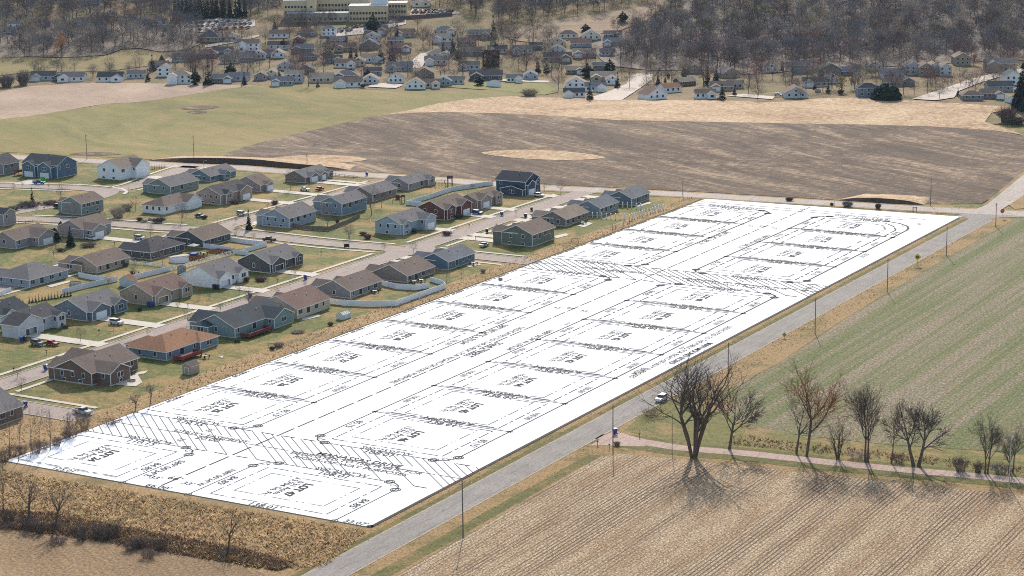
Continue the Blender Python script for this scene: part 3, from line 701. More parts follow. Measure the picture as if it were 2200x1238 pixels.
# --- row with its back gardens to the plan, near side street upwards
hB = lambda a, b, pr=1.2, k='g2', **o: ('B', a, b, pr, k, o)
house('brown', 'brown house with grey brown roof, paved patio and cross wing, on the corner lawn', (198,829), 117, 297, 800, 'brown', 'brown', wings=[('F', .10, .52, 5.2, 'w'), hB(0.02, .42, 2.5), hB(.5, .92, 5.5)], S=3, low=2, F=3, drive=AE, lowF=0)
house('orange', 'blue house under a large orange hipped roof with red deck', (358,776), 276.5, 463.5, 754.5, 'blue', 'rust', 'hy', .40, wings=[('F', .62, .985, 1.2, 'w', dict(hip=1, p=.38)), hB(.1, .5, 3, hip=1)], S=2, F=4, back=True, drive=AE)
house('teal', 'grey green house with dark slate roof and red deck between wings', (505.5,727), 424, 612, 703, 'teal', 'teal', 'y', .46, wings=[('F', .60, .985, 3.6, 'w'), hB(.05, .45, 4), ('S', .02, .42, 2.5, 'w', dict(hip=1))], S=1, F=3, back=True, drive=AE)
house('beige', 'beige house with reddish brown roof beside the little greenhouse', (639.5,686), 553, 709, 663, 'beige', 'redbrown', 'y', .44, wings=[hB(.05, .42, 3.5), hB(.55, .85, 1)], S=0, F=4, back=True, drive=AE)
house('grey', 'grey house with brown roof inside the curved white fence', (753,642), 684, 820.5, 624, 'grey', 'brown', 'y', .46, wings=[hB(.05, .42, 3.5), hB(.55, .8, 1)], S=1, F=4, back=True, drive=AE)
house('chocolate', 'chocolate brown house behind the white fence with covered patio chairs', (875,608), 802, 933, 591, 'taupe', 'brown', 'y', .45, wings=[hB(.05, .42, 3.8), hB(.55, .85, 1)], S=0, F=4, back=True, drive=AE)
house('deepblue', 'deep blue house with grey roof on the corner by the cross street', (963,581), 906, 1020, 561, 'deepblue', 'slate', 'y', .45, wings=[hB(.02, .4, 4), hB(.5, .8, 1)], S=0, F=4, back=True, drive=AE)
house('olive', 'dark green house with tan brown roof on the far corner lot', (1143.6,531), 1078, 1191, 503, 'green', 'brown', 'y', .45, wings=[hB(.02, .4, 4), hB(.5, .8, 1)], S=2, low=2, F=4, back=True, drive=AE)
house('mauve', 'mauve brown house with brown roof and rear patio furniture', (1216,487), 1161, 1263, 470, 'taupe', 'tan', 'y', .45, wings=[hB(.02, .4, 4), hB(.5, .8, 1)], S=2, low=1, F=4, back=True, drive=AE)
house('steel', 'blue grey house with slate roof behind the row of bare fence posts', (1289,465), 1238, 1328, 446, 'bluegrey', 'slate', 'y', .46, wings=[hB(.02, .42, 4), hB(.5, .8, 1)], S=0, F=4, back=True, drive=AE)
house('lastgrey', 'slate blue house with grey roof at the end of the row by the highway', (1357,442), 1306, 1395, 425.5, 'slate', 'slate', 'y', .46, wings=[hB(.02, .42, 3), hB(.5, .8, 1)], S=0, F=4, back=True, drive=AE)
house('edgebrown', 'dark brown house with grey roof cut by the picture edge behind bare saplings', (-42,930), -150, 50, 900, 'brown', 'grey', 'y', .45, wings=[hB(.1, .5, 3)], S=2, F=4, drive=AE)
# --- other side of the street, garages towards it
house('openwhite', 'pale grey house with navy roof, open garage and blue bins in front', (64,719), 4, 130, 690, 'ltgrey', 'dark', 'y', .45, wings=[('F', -.42, .36, 1.2, 'o'), ('F', .74, .99, 2.4, 'w')], S=1, F=2, drive=AW)
house('darkblue', 'dark slate blue house with three gables and a white garage door', (187,691), 112, 268, 669, 'slate', 'grey', 'y', .46, wings=[('F', .05, .52, 1.6, 'g2'), ('F', .66, .985, 1.3, 'w')], S=1, F=2, drive=AW)
house('tanbrown', 'tan house with brown roof, stone porch and open garage', (328,658), 258, 408, 634, 'tan', 'redbrown', 'y', .46, wings=[('F', .03, .45, .8, 'o'), ('F', .72, .985, 1.3, 'w')], S=1, F=2, drive=AW)
house('whitegrey', 'white house with grey roof and dark open garage on the middle of the block', (466,621), 389, 529, 598, 'white', 'grey', 'y', .46, wings=[('F', .04, .46, .8, 'o'), ('F', .66, .985, 1.2, 'w')], S=0, F=2, drive=AW)
house('charcoal', 'charcoal house with pale gables and open garage next to the empty lot', (581,588), 511, 648, 566, 'charcoal', 'grey', 'y', .46, wings=[('F', .04, .44, .6, 'o'), ('F', .74, .985, .9, 'w')], S=1, F=3, drive=AW)
house('paleblue', 'pale blue house with stone corner and dark gables on the street corner', (862,506), 806, 923, 481, 'ltblue', 'grey', 'y', .46, wings=[('F', .02, .26, .8, 'w'), ('F', .62, .985, 3.2, 'g2')], S=3, low=1, F=2, drive=AW)
house('darkred', 'dark red house with tan gables and white garage door', (955,474), 896, 1009, 449.5, 'red', 'brown', 'y', .46, wings=[('F', .04, .36, .9, 'w'), ('F', .55, .95, 1.5, 'g2')], S=2, low=1, F=2, drive=AW)
house('twingable', 'brown stone house with twin gables beside the dark red one', (1026,450), 985, 1075, 430, 'stone', 'brown', 'y', .46, wings=[('F', .05, .5, 1.2, 'g2'), ('F', .7, .985, 1.2, 'w')], S=1, F=2, drive=AW)
house('navy', 'tall navy two storey house with dark roof beside the highway', (1129,421), 1066, 1160, 386, 'navy', 'navy', 'x', .46, wings=[('S', .25, .985, 2.2, 'w', dict(ev=3.1, p=.25)), ('F', .05, .55, .9, 'g2', dict(ev=4.9, p=.5)), ('F', .6, .95, .6, 'w', dict(ev=5.6, p=.5))], S=4, F=2, ev=6.3, drive=AW)
# --- second row, backs to the gardens
house('cottage', 'blue grey house with wooden garden fence and conifer at its corner', (622,491), 563.5, 679, 467.5, 'greyblue', 'grey', 'y', .45, wings=[hB(.02, .4, 3), hB(.5, .8, 1)], S=3, low=2, F=4, back=True, drive=CE)
house('seagrey', 'tall blue grey house with broad grey roof above the wooden fence', (735,465), 690, 788, 437, 'bluegrey', 'grey', 'y', .46, wings=[hB(.02, .45, 4)], S=2, low=2, F=4, back=True, drive=CE)
house('umber', 'umber house with grey brown roof and red playset behind', (801,434), 752, 852, 417, 'taupe', 'grey', 'y', .45, wings=[hB(.02, .45, 3)], S=1, F=3, back=True, drive=CE)
house('gravelgrey', 'grey brown house with corner porch beside the playground tower', (878,410), 838, 929, 394, 'mauve', 'grey', 'y', .45, wings=[('F', .72, .985, 1.5, 'w'), hB(.02, .45, 3)], S=1, F=2, back=True, drive=CE)
house('fencedbrown', 'dark grey house with brown roof inside white fences on the street corner', (437,533), 376, 496, 515, 'charcoal', 'brown', 'y', .45, wings=[hB(.02, .42, 4), hB(.5, .8, 1)], S=1, F=4, back=True, drive=CE)
house('pool', 'dark house with navy hipped roof next to the round garden pool', (324.5,559), 262, 396, 541, 'charcoal', 'dark', 'hy', .48, wings=[hB(.05, .4, 2)], S=2, F=4, back=True, drive=CE, gar=None)
house('sand', 'beige house with olive brown roof and small white shed behind', (209,588), 150, 278, 570, 'tan', 'brown', 'y', .46, wings=[hB(.02, .4, 3), ('S', -.35, .5, 1.0, 'x', dict(hip=1))], S=0, F=4, back=True, drive=CE)
house('bluehip', 'pale grey blue house with slate hipped roof beside the trampoline', (63.6,619), -12, 146, 600, 'greyblue', 'grey', 'hy', .42, wings=[hB(.02, .4, 3)], S=3, F=4, back=True, drive=CE)
house('navyroof', 'grey house whose navy roof shows behind the open garage house', (2,700), -60, 62, 676, 'ltgrey', 'navy', 'y', .46, wings=[('F', .1, .5, 1, 'g2')], S=1, F=2)
# --- third row
house('stonetan', 'tan house with stone lower wall and dark roof on the sloping lawn', (474.5,441), 422, 537, 418, 'stone', 'dark', 'y', .46, wings=[('F', .12, .34, 1.2, 'w', dict(p=.6)), ('F', .60, .985, 1.4, 'g2')], S=4, low=2, F=2, drive=CW)
house('twotone', 'brick and tan house with white garage door up the side street', (560,413), 503, 588, 397, 'mauve', 'brown', 'y', .46, wings=[('F', .25, .75, 1.8, 'g2')], S=1, F=2, drive=CW)
house('hightaupe', 'dark taupe house with three gables close to the highway', (656,394), 613, 709, 380, 'taupe', 'grey', 'y', .46, wings=[('F', .1, .42, 1.6, 'g2'), ('F', .44, .7, 2.6, 'g1'), ('F', .8, .985, 2.0, 'w')], S=1, F=1, drive=CW)
house('whitehip', 'white house with brown hipped roof above a stone retaining garden', (353,462), 307, 426, 443, 'white', 'brown', 'hy', .46, wings=[('F', .55, .985, 2.2, 'g2', dict(p=.5))], S=3, F=2, drive=CW)
house('corner', 'taupe house with tan garage gable on the corner of two streets', (180,513), 124, 239, 492, 'mauve', 'brown', 'y', .46, wings=[('F', .02, .5, 4.4, 'g2')], S=0, F=1, drive=CW)
house('plum', 'plum grey house with red door and white garage', (35,536), -15, 108, 515, 'mauve', 'brown', 'y', .46, wings=[('F', .42, .96, 4.2, 'g2')], S=1, F=1, drive=CW)
# --- top of the subdivision
house('sage', 'sage grey house with long grey roof below the curved street', (367,419), 318, 427, 400, 'teagrey', 'grey', 'y', .46, wings=[hB(.02, .4, 3)], S=2, F=3, back=True)
house('ocean', 'bright blue house with grey roof and small front gable', (452,391), 409, 507, 378, 'blue', 'grey', 'y', .46, wings=[('F', .38, .62, 2.2, 'w', dict(p=.6)), hB(.02, .4, 3)], S=2, F=3)
house('clay', 'grey tan house with walkout basement on the grassy bend', (175.5,463), 133, 223, 437, 'teagrey', 'brown', 'y', .46, wings=[hB(.02, .4, 2)], S=0, F=4, lowF=2)
house('tallwhite', 'tall white house with tan gabled roof beside the row of tiny conifers', (260,388), 210, 314, 362, 'white', 'tan', 'y', .5, wings=[('F', .45, .985, 2.4, 'g2', dict(p=.6))], S=2, low=2, F=2, ev=5.6)
house('bluetwin', 'navy blue two storey house with twin front gables near the highway', (124,384), 50, 166, 357, 'deepblue', 'teal', 'x', .5, wings=[('S', .05, .42, 1.6, 'g2', dict(ev=5.4, p=.55)), ('S', .52, .9, 2.0, 'g2', dict(ev=5.4, p=.55))], S=0, F=2, ev=6.2)
house('edgegrey', 'grey house with dark roof and red rear deck at the picture edge', (8,376), -40, 42, 351, 'grey', 'dark', 'y', .5, S=1, F=2, ev=5.)
house('edgenavy', 'house with navy roof and pinkish gable at the picture edge', (9,487), -60, 35, 460, 'mauve', 'navy', 'x', .5, S=1, F=1, ev=5.2, low=0)
for root, fx, m_, wd_, xs, c, ux, uy in DRIVES:          # concrete drives to the kerb
    px_ = c.x+fx
    if xs is None: continue
    a, b = sorted((px_, xs)); y = c.y+m_
    if 1 < b-a < 30: sheet('driveway', rect(a, y-wd_/2, b, y+wd_/2), .16, CONC, relief=False)
sheet('driveway', PX((292,381),(308,378),(345,379),(352,384),(330,388)), .16, CONC, relief=False)
sheet('driveway', PX((28,396),(60,386),(80,386),(95,391),(60,398)), .15, CONC, relief=False)
# ------------------------------------------------------------------ trees and shrubs
BARKC = dict(dark=(.12,.092,.075), mid=(.20,.16,.135), light=(.33,.285,.24), grey=(.25,.225,.21))
def bark(n): return M('bark_'+n, BARKC[n], .3, 1.5)
TWC = dict(grey=(.235,.20,.185), brown=(.20,.145,.125), tan=(.40,.335,.265), red=(.25,.125,.115), maroon=(.19,.105,.105), dark=(.125,.10,.085), orange=(.28,.125,.055), olive=(.24,.225,.13), blue=(.17,.165,.175))  # blue: distance haze put into the twig colour
def twig(n): return M('twigs_'+n, TWC[n], .35, .5)
def perp(d, rng):
    v = Vector((rng.uniform(-1, 1), rng.uniform(-1, 1), rng.uniform(-1, 1))); v -= d*v.dot(d)
    return v.normalized() if v.length > 1e-3 else Vector((1, 0, 0))
def strip(mb, a, b, r, rng, mi=0):
    n = perp((b-a).normalized(), rng)*r; k = len(mb.v)
    mb.v += [tuple(a-n), tuple(a+n), tuple(b+n*.35), tuple(b-n*.35)]; mb.f.append((k, k+1, k+2, k+3)); mb.mi.append(mi)
def limb(tm, cm, p, d, ln, r, lv, rng, P, last):
    """one limb with bends; side shoots come off along its length"""
    nseg = 3 if lv <= 1 else 2; kids = []
    for i in range(nseg):
        d = (d+perp(d, rng)*P['wig']*(1 if lv else .25)+Vector((0, 0, P['up']))*(.6 if lv else .1)).normalized()
        q = p+d*(ln/nseg); r2 = r*(.80 if lv else .86)
        if lv <= P['tl']: tm.tube(p, q, r, r2, 6 if lv == 0 else 5, 0, False)
        elif lv < last: cm.tube(p, q, r, r2, 3, 0, False)
        else: strip(cm, p, q, r, rng)
        p = q; r = r2
        if lv < last: kids.append((Vector(p), Vector(d), r, i))
    if lv >= last: return
    nb = P['nb'][lv]
    for k in range(nb):
        q, dd, rr, i = kids[min(len(kids)-1, int(len(kids)*(P['lo'][min(lv, len(P['lo'])-1)]+(1-P['lo'][min(lv, len(P['lo'])-1)])*rng.random())))]
        a = rng.uniform(*P['ang'][min(lv, len(P['ang'])-1)]); nd = (dd*math.cos(a)+perp(dd, rng)*math.sin(a))
        nd.z = nd.z*.9+.12; nd.normalize()
        limb(tm, cm, Vector(q), nd, ln*rng.uniform(*P['ratio']), max(P['rmin'], rr*rng.uniform(.5, .75)), lv+1, rng, P, last)
    limb(tm, cm, p, d, ln*rng.uniform(.6, .8), max(P['rmin'], r*.9), lv+1, rng, P, last)
def P_(nb=(5, 4, 4, 3), lo=(.45, .2), ang=((.45, .95), (.4, .9)), ratio=(.5, .72), wig=.16, up=.06, rmin=.05, tl=1): return dict(nb=nb, lo=lo, ang=ang, ratio=ratio, wig=wig, up=up, rmin=rmin, tl=tl)
def bare_meshes(seed, h, r, P, tw='grey', bk='mid', stems=1, lean=.12, base=.5):
    """h = total height wanted: built then scaled to it"""
    rng = random.Random(seed); tm, cm = MB(), MB()
    for s in range(stems):
        a = 2*math.pi*s/max(1, stems)+rng.random(); k = lean if stems == 1 else lean*rng.uniform(.6, 1.8)
        d = Vector((math.cos(a)*k, math.sin(a)*k, 1)).normalized()
        o = Vector((math.cos(a), math.sin(a), 0))*(0 if stems == 1 else r*.9)
        limb(tm, cm, o, d, h*base*rng.uniform(.8, 1.05), r*(1 if stems == 1 else rng.uniform(.6, .9)), 0, rng, P, len(P['nb']))
    top = max(v[2] for v in cm.v); k = h/top
    for mb in (tm, cm): mb.v = [(x*k, y*k, z*k-.05) for x, y, z in mb.v]
    return tm, cm
def tree_obj(name, tm, cm, loc, label, cat, group=None, bk='mid', tw='grey', rz=0, cname='crown'):
    root = empty(name, loc, rz); tag(root, label, cat, group)
    tm.build('trunk', bark(bk), root); cm.build(cname, twig(tw) if isinstance(tw, str) else tw, root); return root
def conifer_mesh(seed, h, w_, tiers=15, n=13, droop=.35, full=1., round_=0.):
    rng = random.Random(seed); mb = MB(); tm = MB(); tm.tube((0, 0, -.1), (0, 0, h*.9), w_*.06, .04, 5)
    for i in range(tiers):
        t = i/(tiers-1); z = h*(.06+.90*t)
        r = w_/2*((1-t)**(.85) if not round_ else math.sin(math.pi*(.18+.80*t))**.7)*rng.uniform(.85, 1.1)+.05
        for k in range(max(5, int(n*(1-.5*t)))):
            a = rng.uniform(0, 6.283); rr = r*rng.uniform(.65, 1.12); zz = z+rng.uniform(-.5, .5)*h/tiers
            e = Vector((math.cos(a), math.sin(a), 0)); s = Vector((-e.y, e.x, 0))
            p0 = Vector((0, 0, zz+rr*.12)); p1 = e*rr*.55+Vector((0, 0, zz)); p2 = e*rr+Vector((0, 0, zz-rr*droop)); wd = rr*.34*full
            mb.face([p0, p1-s*wd, p2, p1+s*wd]); mb.face([p1-s*wd*.6+Vector((0, 0, -rr*.2)), p2+Vector((0, 0, -rr*.08)), p1+s*wd*.6+Vector((0, 0, rr*.05))])
    mb.face([(-.12*w_, 0, h*.86), (.12*w_, 0, h*.86), (0, 0, h)]); mb.face([(0, -.12*w_, h*.86), (0, .12*w_, h*.86), (0, 0, h)])
    return tm, mb
def leafy_mesh(seed, h, w_, n=700, s=.5, lo=.25, clumps=14):
    rng = random.Random(seed); cm = MB(); tm = MB(); tm.tube((0, 0, -.1), (0, 0, h*.55), w_*.045, w_*.02, 5)
    cs = []
    for _ in range(clumps):
        a = rng.uniform(0, 6.283); t = rng.random(); rr = w_*.36*math.sqrt(rng.random())
        cs.append((Vector((rr*math.cos(a), rr*math.sin(a), h*(lo+.1+(.86-lo)*t*(1-.25*rr/(w_*.36))))), w_*rng.uniform(.13, .24)))
        tm.tube((0, 0, h*lo), cs[-1][0], w_*.02, w_*.006, 3, caps=False)
    for _ in range(n):
        c, r = rng.choice(cs); d = Vector((rng.gauss(0, 1), rng.gauss(0, 1), rng.gauss(0, .8))).normalized()*r*rng.uniform(.5, 1.1)
        p = c+d; u = perp(d.normalized(), rng)*s*rng.uniform(.6, 1.2); v = perp(u.normalized(), rng)*s*rng.uniform(.4, .9)
        cm.face([p-u, p-v*.6, p+u, p+v])
    return tm, cm
def bush_mesh(seed, h, w_, n=160, s=.12):
    rng = random.Random(seed); mb = MB()
    for _ in range(n):
        a = rng.uniform(0, 6.283); r0 = w_*.22*math.sqrt(rng.random()); r1 = w_*.5*math.sqrt(rng.random()); b = a+rng.uniform(-.6, .6)
        p = Vector((r0*math.cos(a), r0*math.sin(a), -.05)); z = h*rng.uniform(.45, 1)*(1-.35*(2*r1/w_)**2)
        q = Vector((r1*math.cos(b), r1*math.sin(b), z)); m_ = p.lerp(q, .55)+Vector((0, 0, z*.08))
        strip(mb, p, m_, s, rng); strip(mb, m_, q, s*.8, rng)
        for _k in range(2): strip(mb, m_, m_+Vector((rng.uniform(-.3, .3)*w_, rng.uniform(-.3, .3)*w_, rng.uniform(.1, .4)*h)), s*.7, rng)
    return mb
def blob_mesh(seed, h, w_, n=330, s=None, box=0):
    """dense clipped or rounded evergreen hedge: leaf faces over a rounded volume"""
    rng = random.Random(seed); mb = MB(); s = s or w_*.09
    for _ in range(n):
        if box:
            p = Vector((rng.uniform(-.5, .5)*w_, rng.uniform(-.5, .5)*w_*.6, rng.uniform(0, 1)*h)); ax = rng.randrange(3)
            p[ax] = (w_*.5*rng.choice((-1, 1)), w_*.3*rng.choice((-1, 1)), h)[ax]; p += Vector((rng.gauss(0, s*.3), rng.gauss(0, s*.3), rng.gauss(0, s*.3)))
        else:
            d = Vector((rng.gauss(0, 1), rng.gauss(0, 1), abs(rng.gauss(0, 1)))).normalized(); k = rng.uniform(.82, 1.04)
            p = Vector((d.x*w_/2*k, d.y*w_/2*k, d.z*h*k))
        u = perp(Vector((0, 0, 1)), rng)*s; v = perp(u.normalized(), rng)*s
        mb.face([p-u, p-v, p+u, p+v])
    core = [(w_*.42*math.cos(t*math.pi/5), w_*.42*math.sin(t*math.pi/5)*(.6 if box else 1)) for t in range(10)]
    for i in range(10):
        a, b = core[i], core[(i+1) % 10]; k2 = .8 if box else .55
        mb.face([(a[0], a[1], 0), (b[0], b[1], 0), (b[0]*k2, b[1]*k2, h*.85), (a[0]*k2, a[1]*k2, h*.85)])
    return mb
EVG = M('conifer_needles', (.028,.052,.036), .5, 1.2); EVG2 = M('dark_pine_needles', (.022,.045,.04), .5, 1.2); ARBO = M('arborvitae_leaves', (.024,.042,.024), .5, 1.5)
def far_tree(seed, n, h=16, w_=12.5, ws=.062, tk=1.):
    """winter tree: trunk, limbs and a rounded cloud of fine twigs"""
    rg = random.Random(seed); tm, cm = MB(), MB(); lo = h*rg.uniform(.12, .22); tm.tube((0, 0, -.3), (0, 0, lo), .24*tk, .19*tk, 5, 0, False); tm.tube((0, 0, lo), (rg.uniform(-.5, .5), rg.uniform(-.5, .5), h*.72), .19*tk, .05*tk, 4, 0, False)
    c0 = h*.60; rz_ = h*.40; rw = w_/2
    def pt(k):
        d = Vector((rg.gauss(0, 1), rg.gauss(0, 1), rg.gauss(0, 1))).normalized(); b = 1+.22*math.sin(3*math.atan2(d.y, d.x)+seed)+.15*math.sin(5*d.z+seed)
        return Vector((d.x*rw*k*b, d.y*rw*k*b, c0+d.z*rz_*k)), d
    for _ in range(9):
        q, d = pt(.7); s0 = Vector((0, 0, lo+rg.random()*h*.3)); tm.tube(s0, q, .10*tk, .035*tk, 3, 0, False)
        for _k in range(3):
            q2 = q+Vector((rg.uniform(-1.5, 1.5), rg.uniform(-1.5, 1.5), rg.uniform(.3, 2.2)))*(h/16); strip(tm, s0.lerp(q, rg.uniform(.4, 1)), q2, .05*tk, rg)
    for _ in range(n):
        q, d = pt(rg.uniform(.45, 1.0)); u = (d*Vector((1, 1, .6)).length*.5+Vector((0, 0, .7))+Vector((rg.uniform(-.6, .6), rg.uniform(-.6, .6), rg.uniform(-.3, .3)))).normalized(); strip(cm, q, q+u*rg.uniform(.8, 2.3)*(.4+.6*h/16), ws, rg)
    return tm, cm
# --- the row of large bare trees by the gravel lane
def big(b, top, wpx, seed, label, tw='dark', bk='dark', stems=1, P=None, lean=.1, base=.45, r=None, name='bare_tree', group=None):
    g = flat(*b); k = pxm(g); h = (b[1]-top)/k/math.cos(CPIT)
    tm, cm = bare_meshes(seed, h, r or h*.019, P or P_(nb=(5, 4, 3, 3, 2), rmin=.022), tw, bk, stems, lean, base)
    xs = [abs(v[0]) for v in cm.v]+[abs(v[1]) for v in cm.v]; w_ = 2*float(np.percentile(xs, 97)); f = min(1.9, max(.55, wpx/k/w_))
    for mb in (tm, cm): mb.v = [(x*(1+(f-1)*min(1, max(0, z)/(h*.3))), y*(1+(f-1)*min(1, max(0, z)/(h*.3))), z) for x, y, z in mb.v]
    return tree_obj(name, tm, cm, (g.x, g.y, 0), label, 'tree', group, bk, tw)
big((1490,984), 742, 205, 5, 'massive bare tree with several thick trunks at the mouth of the gravel lane', stems=5, lean=.06, base=.62, r=.9, P=P_(nb=(4, 4, 3, 3), lo=(.5, .25), ang=((.25, .6), (.35, .85)), rmin=.024, up=.1, wig=.2))
big((1567,966), 818, 115, 11, 'spreading bare tree with two forked limbs just past the massive trunk cluster', base=.33, P=P_(nb=(5, 4, 3, 3, 2), lo=(.3, .1), ang=((.6, 1.1), (.4, .9)), rmin=.04))
big((1711,975), 800, 110, 17, 'bare grey tree beside the orange twigged one, leaning over the lane', P=P_(nb=(5, 4, 3, 3, 2), rmin=.022), tw='brown')
big((1733,981), 758, 150, 23, 'tall tree crowned with orange brown twigs above the gravel lane', tw='orange', base=.48, P=P_(nb=(6, 6, 5, 3), lo=(.45, .15), rmin=.045, up=.1))
big((1800,986), 885, 62, 29, 'clump of thin bare stems between the orange tree and a slim tall tree', stems=6, lean=.2, r=.3, P=P_(nb=(3, 3, 3), rmin=.04), tw='olive')
big((1862,992), 808, 78, 31, 'slim tall bare tree with twin stems and narrow crown by the lane', stems=2, lean=.05, r=.5, base=.5, P=P_(nb=(5, 4, 3, 3, 2), lo=(.35, .1), ang=((.3, .7), (.4, .8)), rmin=.04, up=.12))
big((1915,996), 858, 40, 37, 'narrow bare tree standing close to the broad vase shaped one', base=.5, P=P_(nb=(5, 4, 3, 3), ang=((.25, .6), (.4, .8)), rmin=.04), tw='brown')
big((1968,1001), 850, 118, 43, 'broad vase shaped bare tree with a leaning second stem by the lane', stems=2, lean=.16, r=.6, base=.38, P=P_(nb=(5, 4, 3, 3, 2), lo=(.35, .1), rmin=.04))
big((2119,1019), 864, 66, 53, 'bare tree with paired trunks and dense twig top above the lane bushes', stems=2, lean=.05, r=.5, base=.5, P=P_(nb=(5, 4, 3, 3, 2), ang=((.3, .7), (.4, .8)), rmin=.04))
big((2172,1017), 892, 55, 59, 'ivy thick trunked bare tree next to the pale utility pole', stems=2, lean=.06, r=.75, base=.5, P=P_(nb=(5, 4, 4, 3, 2), rmin=.022))
big((2203,1004), 880, 70, 61, 'bare tree cut by the picture edge at the far end of the lane', P=P_(nb=(5, 4, 4, 3, 2), rmin=.022))
def bush(px, py, wpx, hpx, label, tw='brown', seed=1, n=80, s=.04, cat='shrub', name='shrub', group=None):
    g = at(px, py); k = pxm(g); o = bush_mesh(seed, hpx/k, wpx/k, n, s).build(name, twig(tw), None, (g.x, g.y, g.z)); tag(o, label, cat, group); return o
bush(2063,1014,44,42,'rounded twiggy shrub alone beside the lane bend','brown',3,110); bush(2101,1017,26,36,'dark twiggy shrub at the foot of the paired trunks','dark',4,70)
bush(1930,994,40,26,'brown brush around the foot of the narrow bare tree','brown',5,70); bush(2150,1018,50,34,'tangled brush between the lane and the last trunks','grey',6,90)
bush(1400,895,60,26,'purple brown bramble patch behind the massive tree','brown',7,90,.03); bush(1840,985,50,20,'low dry brush under the slim tall tree','tan',8,70)
bush(1325,958,20,12,'small dark bush at the mouth of the gravel lane','dark',9,80)
# --- saplings at the near corners
for i, (x, y, top, wd_, lab) in enumerate([(490,1182,1086,52,'lone bare sapling in the dry meadow below the white plan'), (118,1138,1030,70,'bare twiggy tree in the dark thicket below the plan corner'), (62,1112,1022,66,'bushy bare tree beside the thicket near the plan corner'), (6,1104,1008,30,'thin bare trunk at the picture edge below the plan corner'),
        (20,985,858,40,'thin bare sapling by the plan corner, outermost of the clump'), (40,992,845,44,'tall thin sapling in the clump at the plan corner'), (66,985,838,36,'straight grey sapling in front of the dark brown house'), (84,975,858,34,'forked thin sapling behind the plan corner'), (108,968,862,38,'leaning thin sapling closer to the parked pickup'), (142,948,880,30,'small sapling in the brush before the pickup'), (165,935,872,26,'short sapling nearest the parked pickup'),
        (290,884,838,26,'thin bare sapling in the dry strip at the street end'), (322,872,812,40,'bare sapling with fine crown on the dry strip behind the corner house')]):
    big((x, y), top, wd_, 100+i, lab, tw='brown' if i % 3 else 'dark', bk='dark', r=.16 if i > 3 else .3, base=.55, P=P_(nb=(5, 4, 4), rmin=.035, ang=((.3, .7), (.3, .8)), up=.12), name='bare_tree' if i < 3 else 'sapling')
_rb = random.Random(12)
for i in range(17):
    t = i/16; x = 12+340*t+_rb.uniform(-14, 14); y = 1122+62*t+_rb.uniform(-16, 14)+(10 if i % 3 == 0 else 0)
    bush(x, y, _rb.uniform(34, 66), _rb.uniform(16, 38), 'ragged %s scrub in the dead weed strip below the plan' % ('dark' if i % 3 else 'brown'), 'dark' if i % 3 else 'brown', 200+i, 130, .028, group='ragged %s scrub along the dead weed strip' % ('dark' if i % 3 else 'brown'))
for i in range(9):
    x = 14+21*i+_rb.uniform(-8, 8); y = 992-8*i+_rb.uniform(-8, 8)
    bush(x, y, _rb.uniform(30, 50), _rb.uniform(22, 44), 'thin brown brush among the saplings at the plan corner', 'brown', 230+i, 110, .028, group='brush among the saplings at the plan corner')
bush(490,1190,60,14,'low dark weeds at the foot of the lone sapling','dark',23,90,.03); bush(236,912,50,18,'dry brush at the end of the side street','brown',26,90,.03)
# --- young street trees
sap = []
for v in range(4): sap.append(far_tree(300+v, 150, 6, 3.6, .03, .4))
sapm = [(a.mesh('trunk', bark('mid')), b.mesh('crown', twig('brown')), b.mesh('crown', twig('red'))) for a, b in sap]
ST = [(38,813,785),(47,842,808),(173,734,703),(244,709,688),(382,664,645),(634,597,565),(575,610,596),(514,633,606),(534,652,618),(655,618,600),(428,643,622),(450,641,625),(596,634,618),(404,698,664),(535,657,630),(751,514,482),(825,539,520),(889,545,520),(960,605,578),(992,596,578),
      (507,480,462),(507,514,490),(545,517,500),(704,488,437),(749,511,480),(575,449,435),(625,408,366),(664,403,386),(798,462,405),(820,446,408),(30,411,396),(49,401,388),(105,405,392),(78,457,440),(131,431,398),(158,473,434),(222,473,455),(293,516,495),(324,511,484),(291,454,420),(391,480,436),(116,556,520),
      (349,571,526),(286,592,562),(233,613,588),(1109,463,450),(1067,490,480),(1016,405,392),(1205,414,388),(1170,410,392),(318,722,708),(640,446,425),(474,669,648),(880,641,620),(1100,533,520)]
hs = [(k, v[1]-Vector((v[2]/2, -v[3]/2, 0)), v[0]['label']) for k, v in HOUSES.items()]
def near_house(p): return min(hs, key=lambda h: (h[1]-p).length)
_used = {}
ORD = ['', 'second ', 'third ', 'fourth ', 'fifth ', 'sixth ', 'seventh ', 'eighth ', 'ninth ', 'tenth ', 'eleventh ', 'twelfth ']
def short(lab): return ' '.join(lab.replace(',', '').split()[:5])
SHORT = dict(brown='brown corner house with the paved patio', orange='orange roofed house', teal='grey green house with red deck', beige='beige house near the greenhouse', grey='grey house in the white fence', chocolate='chocolate brown house', deepblue='deep blue house', olive='dark green house', mauve='mauve brown house', steel='blue grey house with fence posts', lastgrey='slate blue house by the highway', edgebrown='dark brown house at the edge', openwhite='pale grey house with blue bins', darkblue='slate blue house with three gables', tanbrown='tan house with stone porch', whitegrey='white house mid block', charcoal='charcoal house', paleblue='pale blue corner house', darkred='dark red house', twingable='twin gabled stone house', navy='navy two storey house', cottage='house with the wooden fence', seagrey='tall blue grey house', umber='umber house', gravelgrey='house by the playground tower', fencedbrown='fenced brown roofed house', pool='house with the round pool', sand='beige house with olive roof', bluehip='house with the trampoline', navyroof='navy roofed grey house', stonetan='tan stone house', twotone='brick and tan house', hightaupe='taupe house near the highway', whitehip='white hip roofed house', corner='taupe corner house with garage gable', plum='plum house with red door', sage='sage grey house', ocean='bright blue house', clay='walkout basement house', tallwhite='tall white house', bluetwin='navy twin gabled house', edgegrey='grey house at the far edge', edgenavy='navy roofed pinkish house')
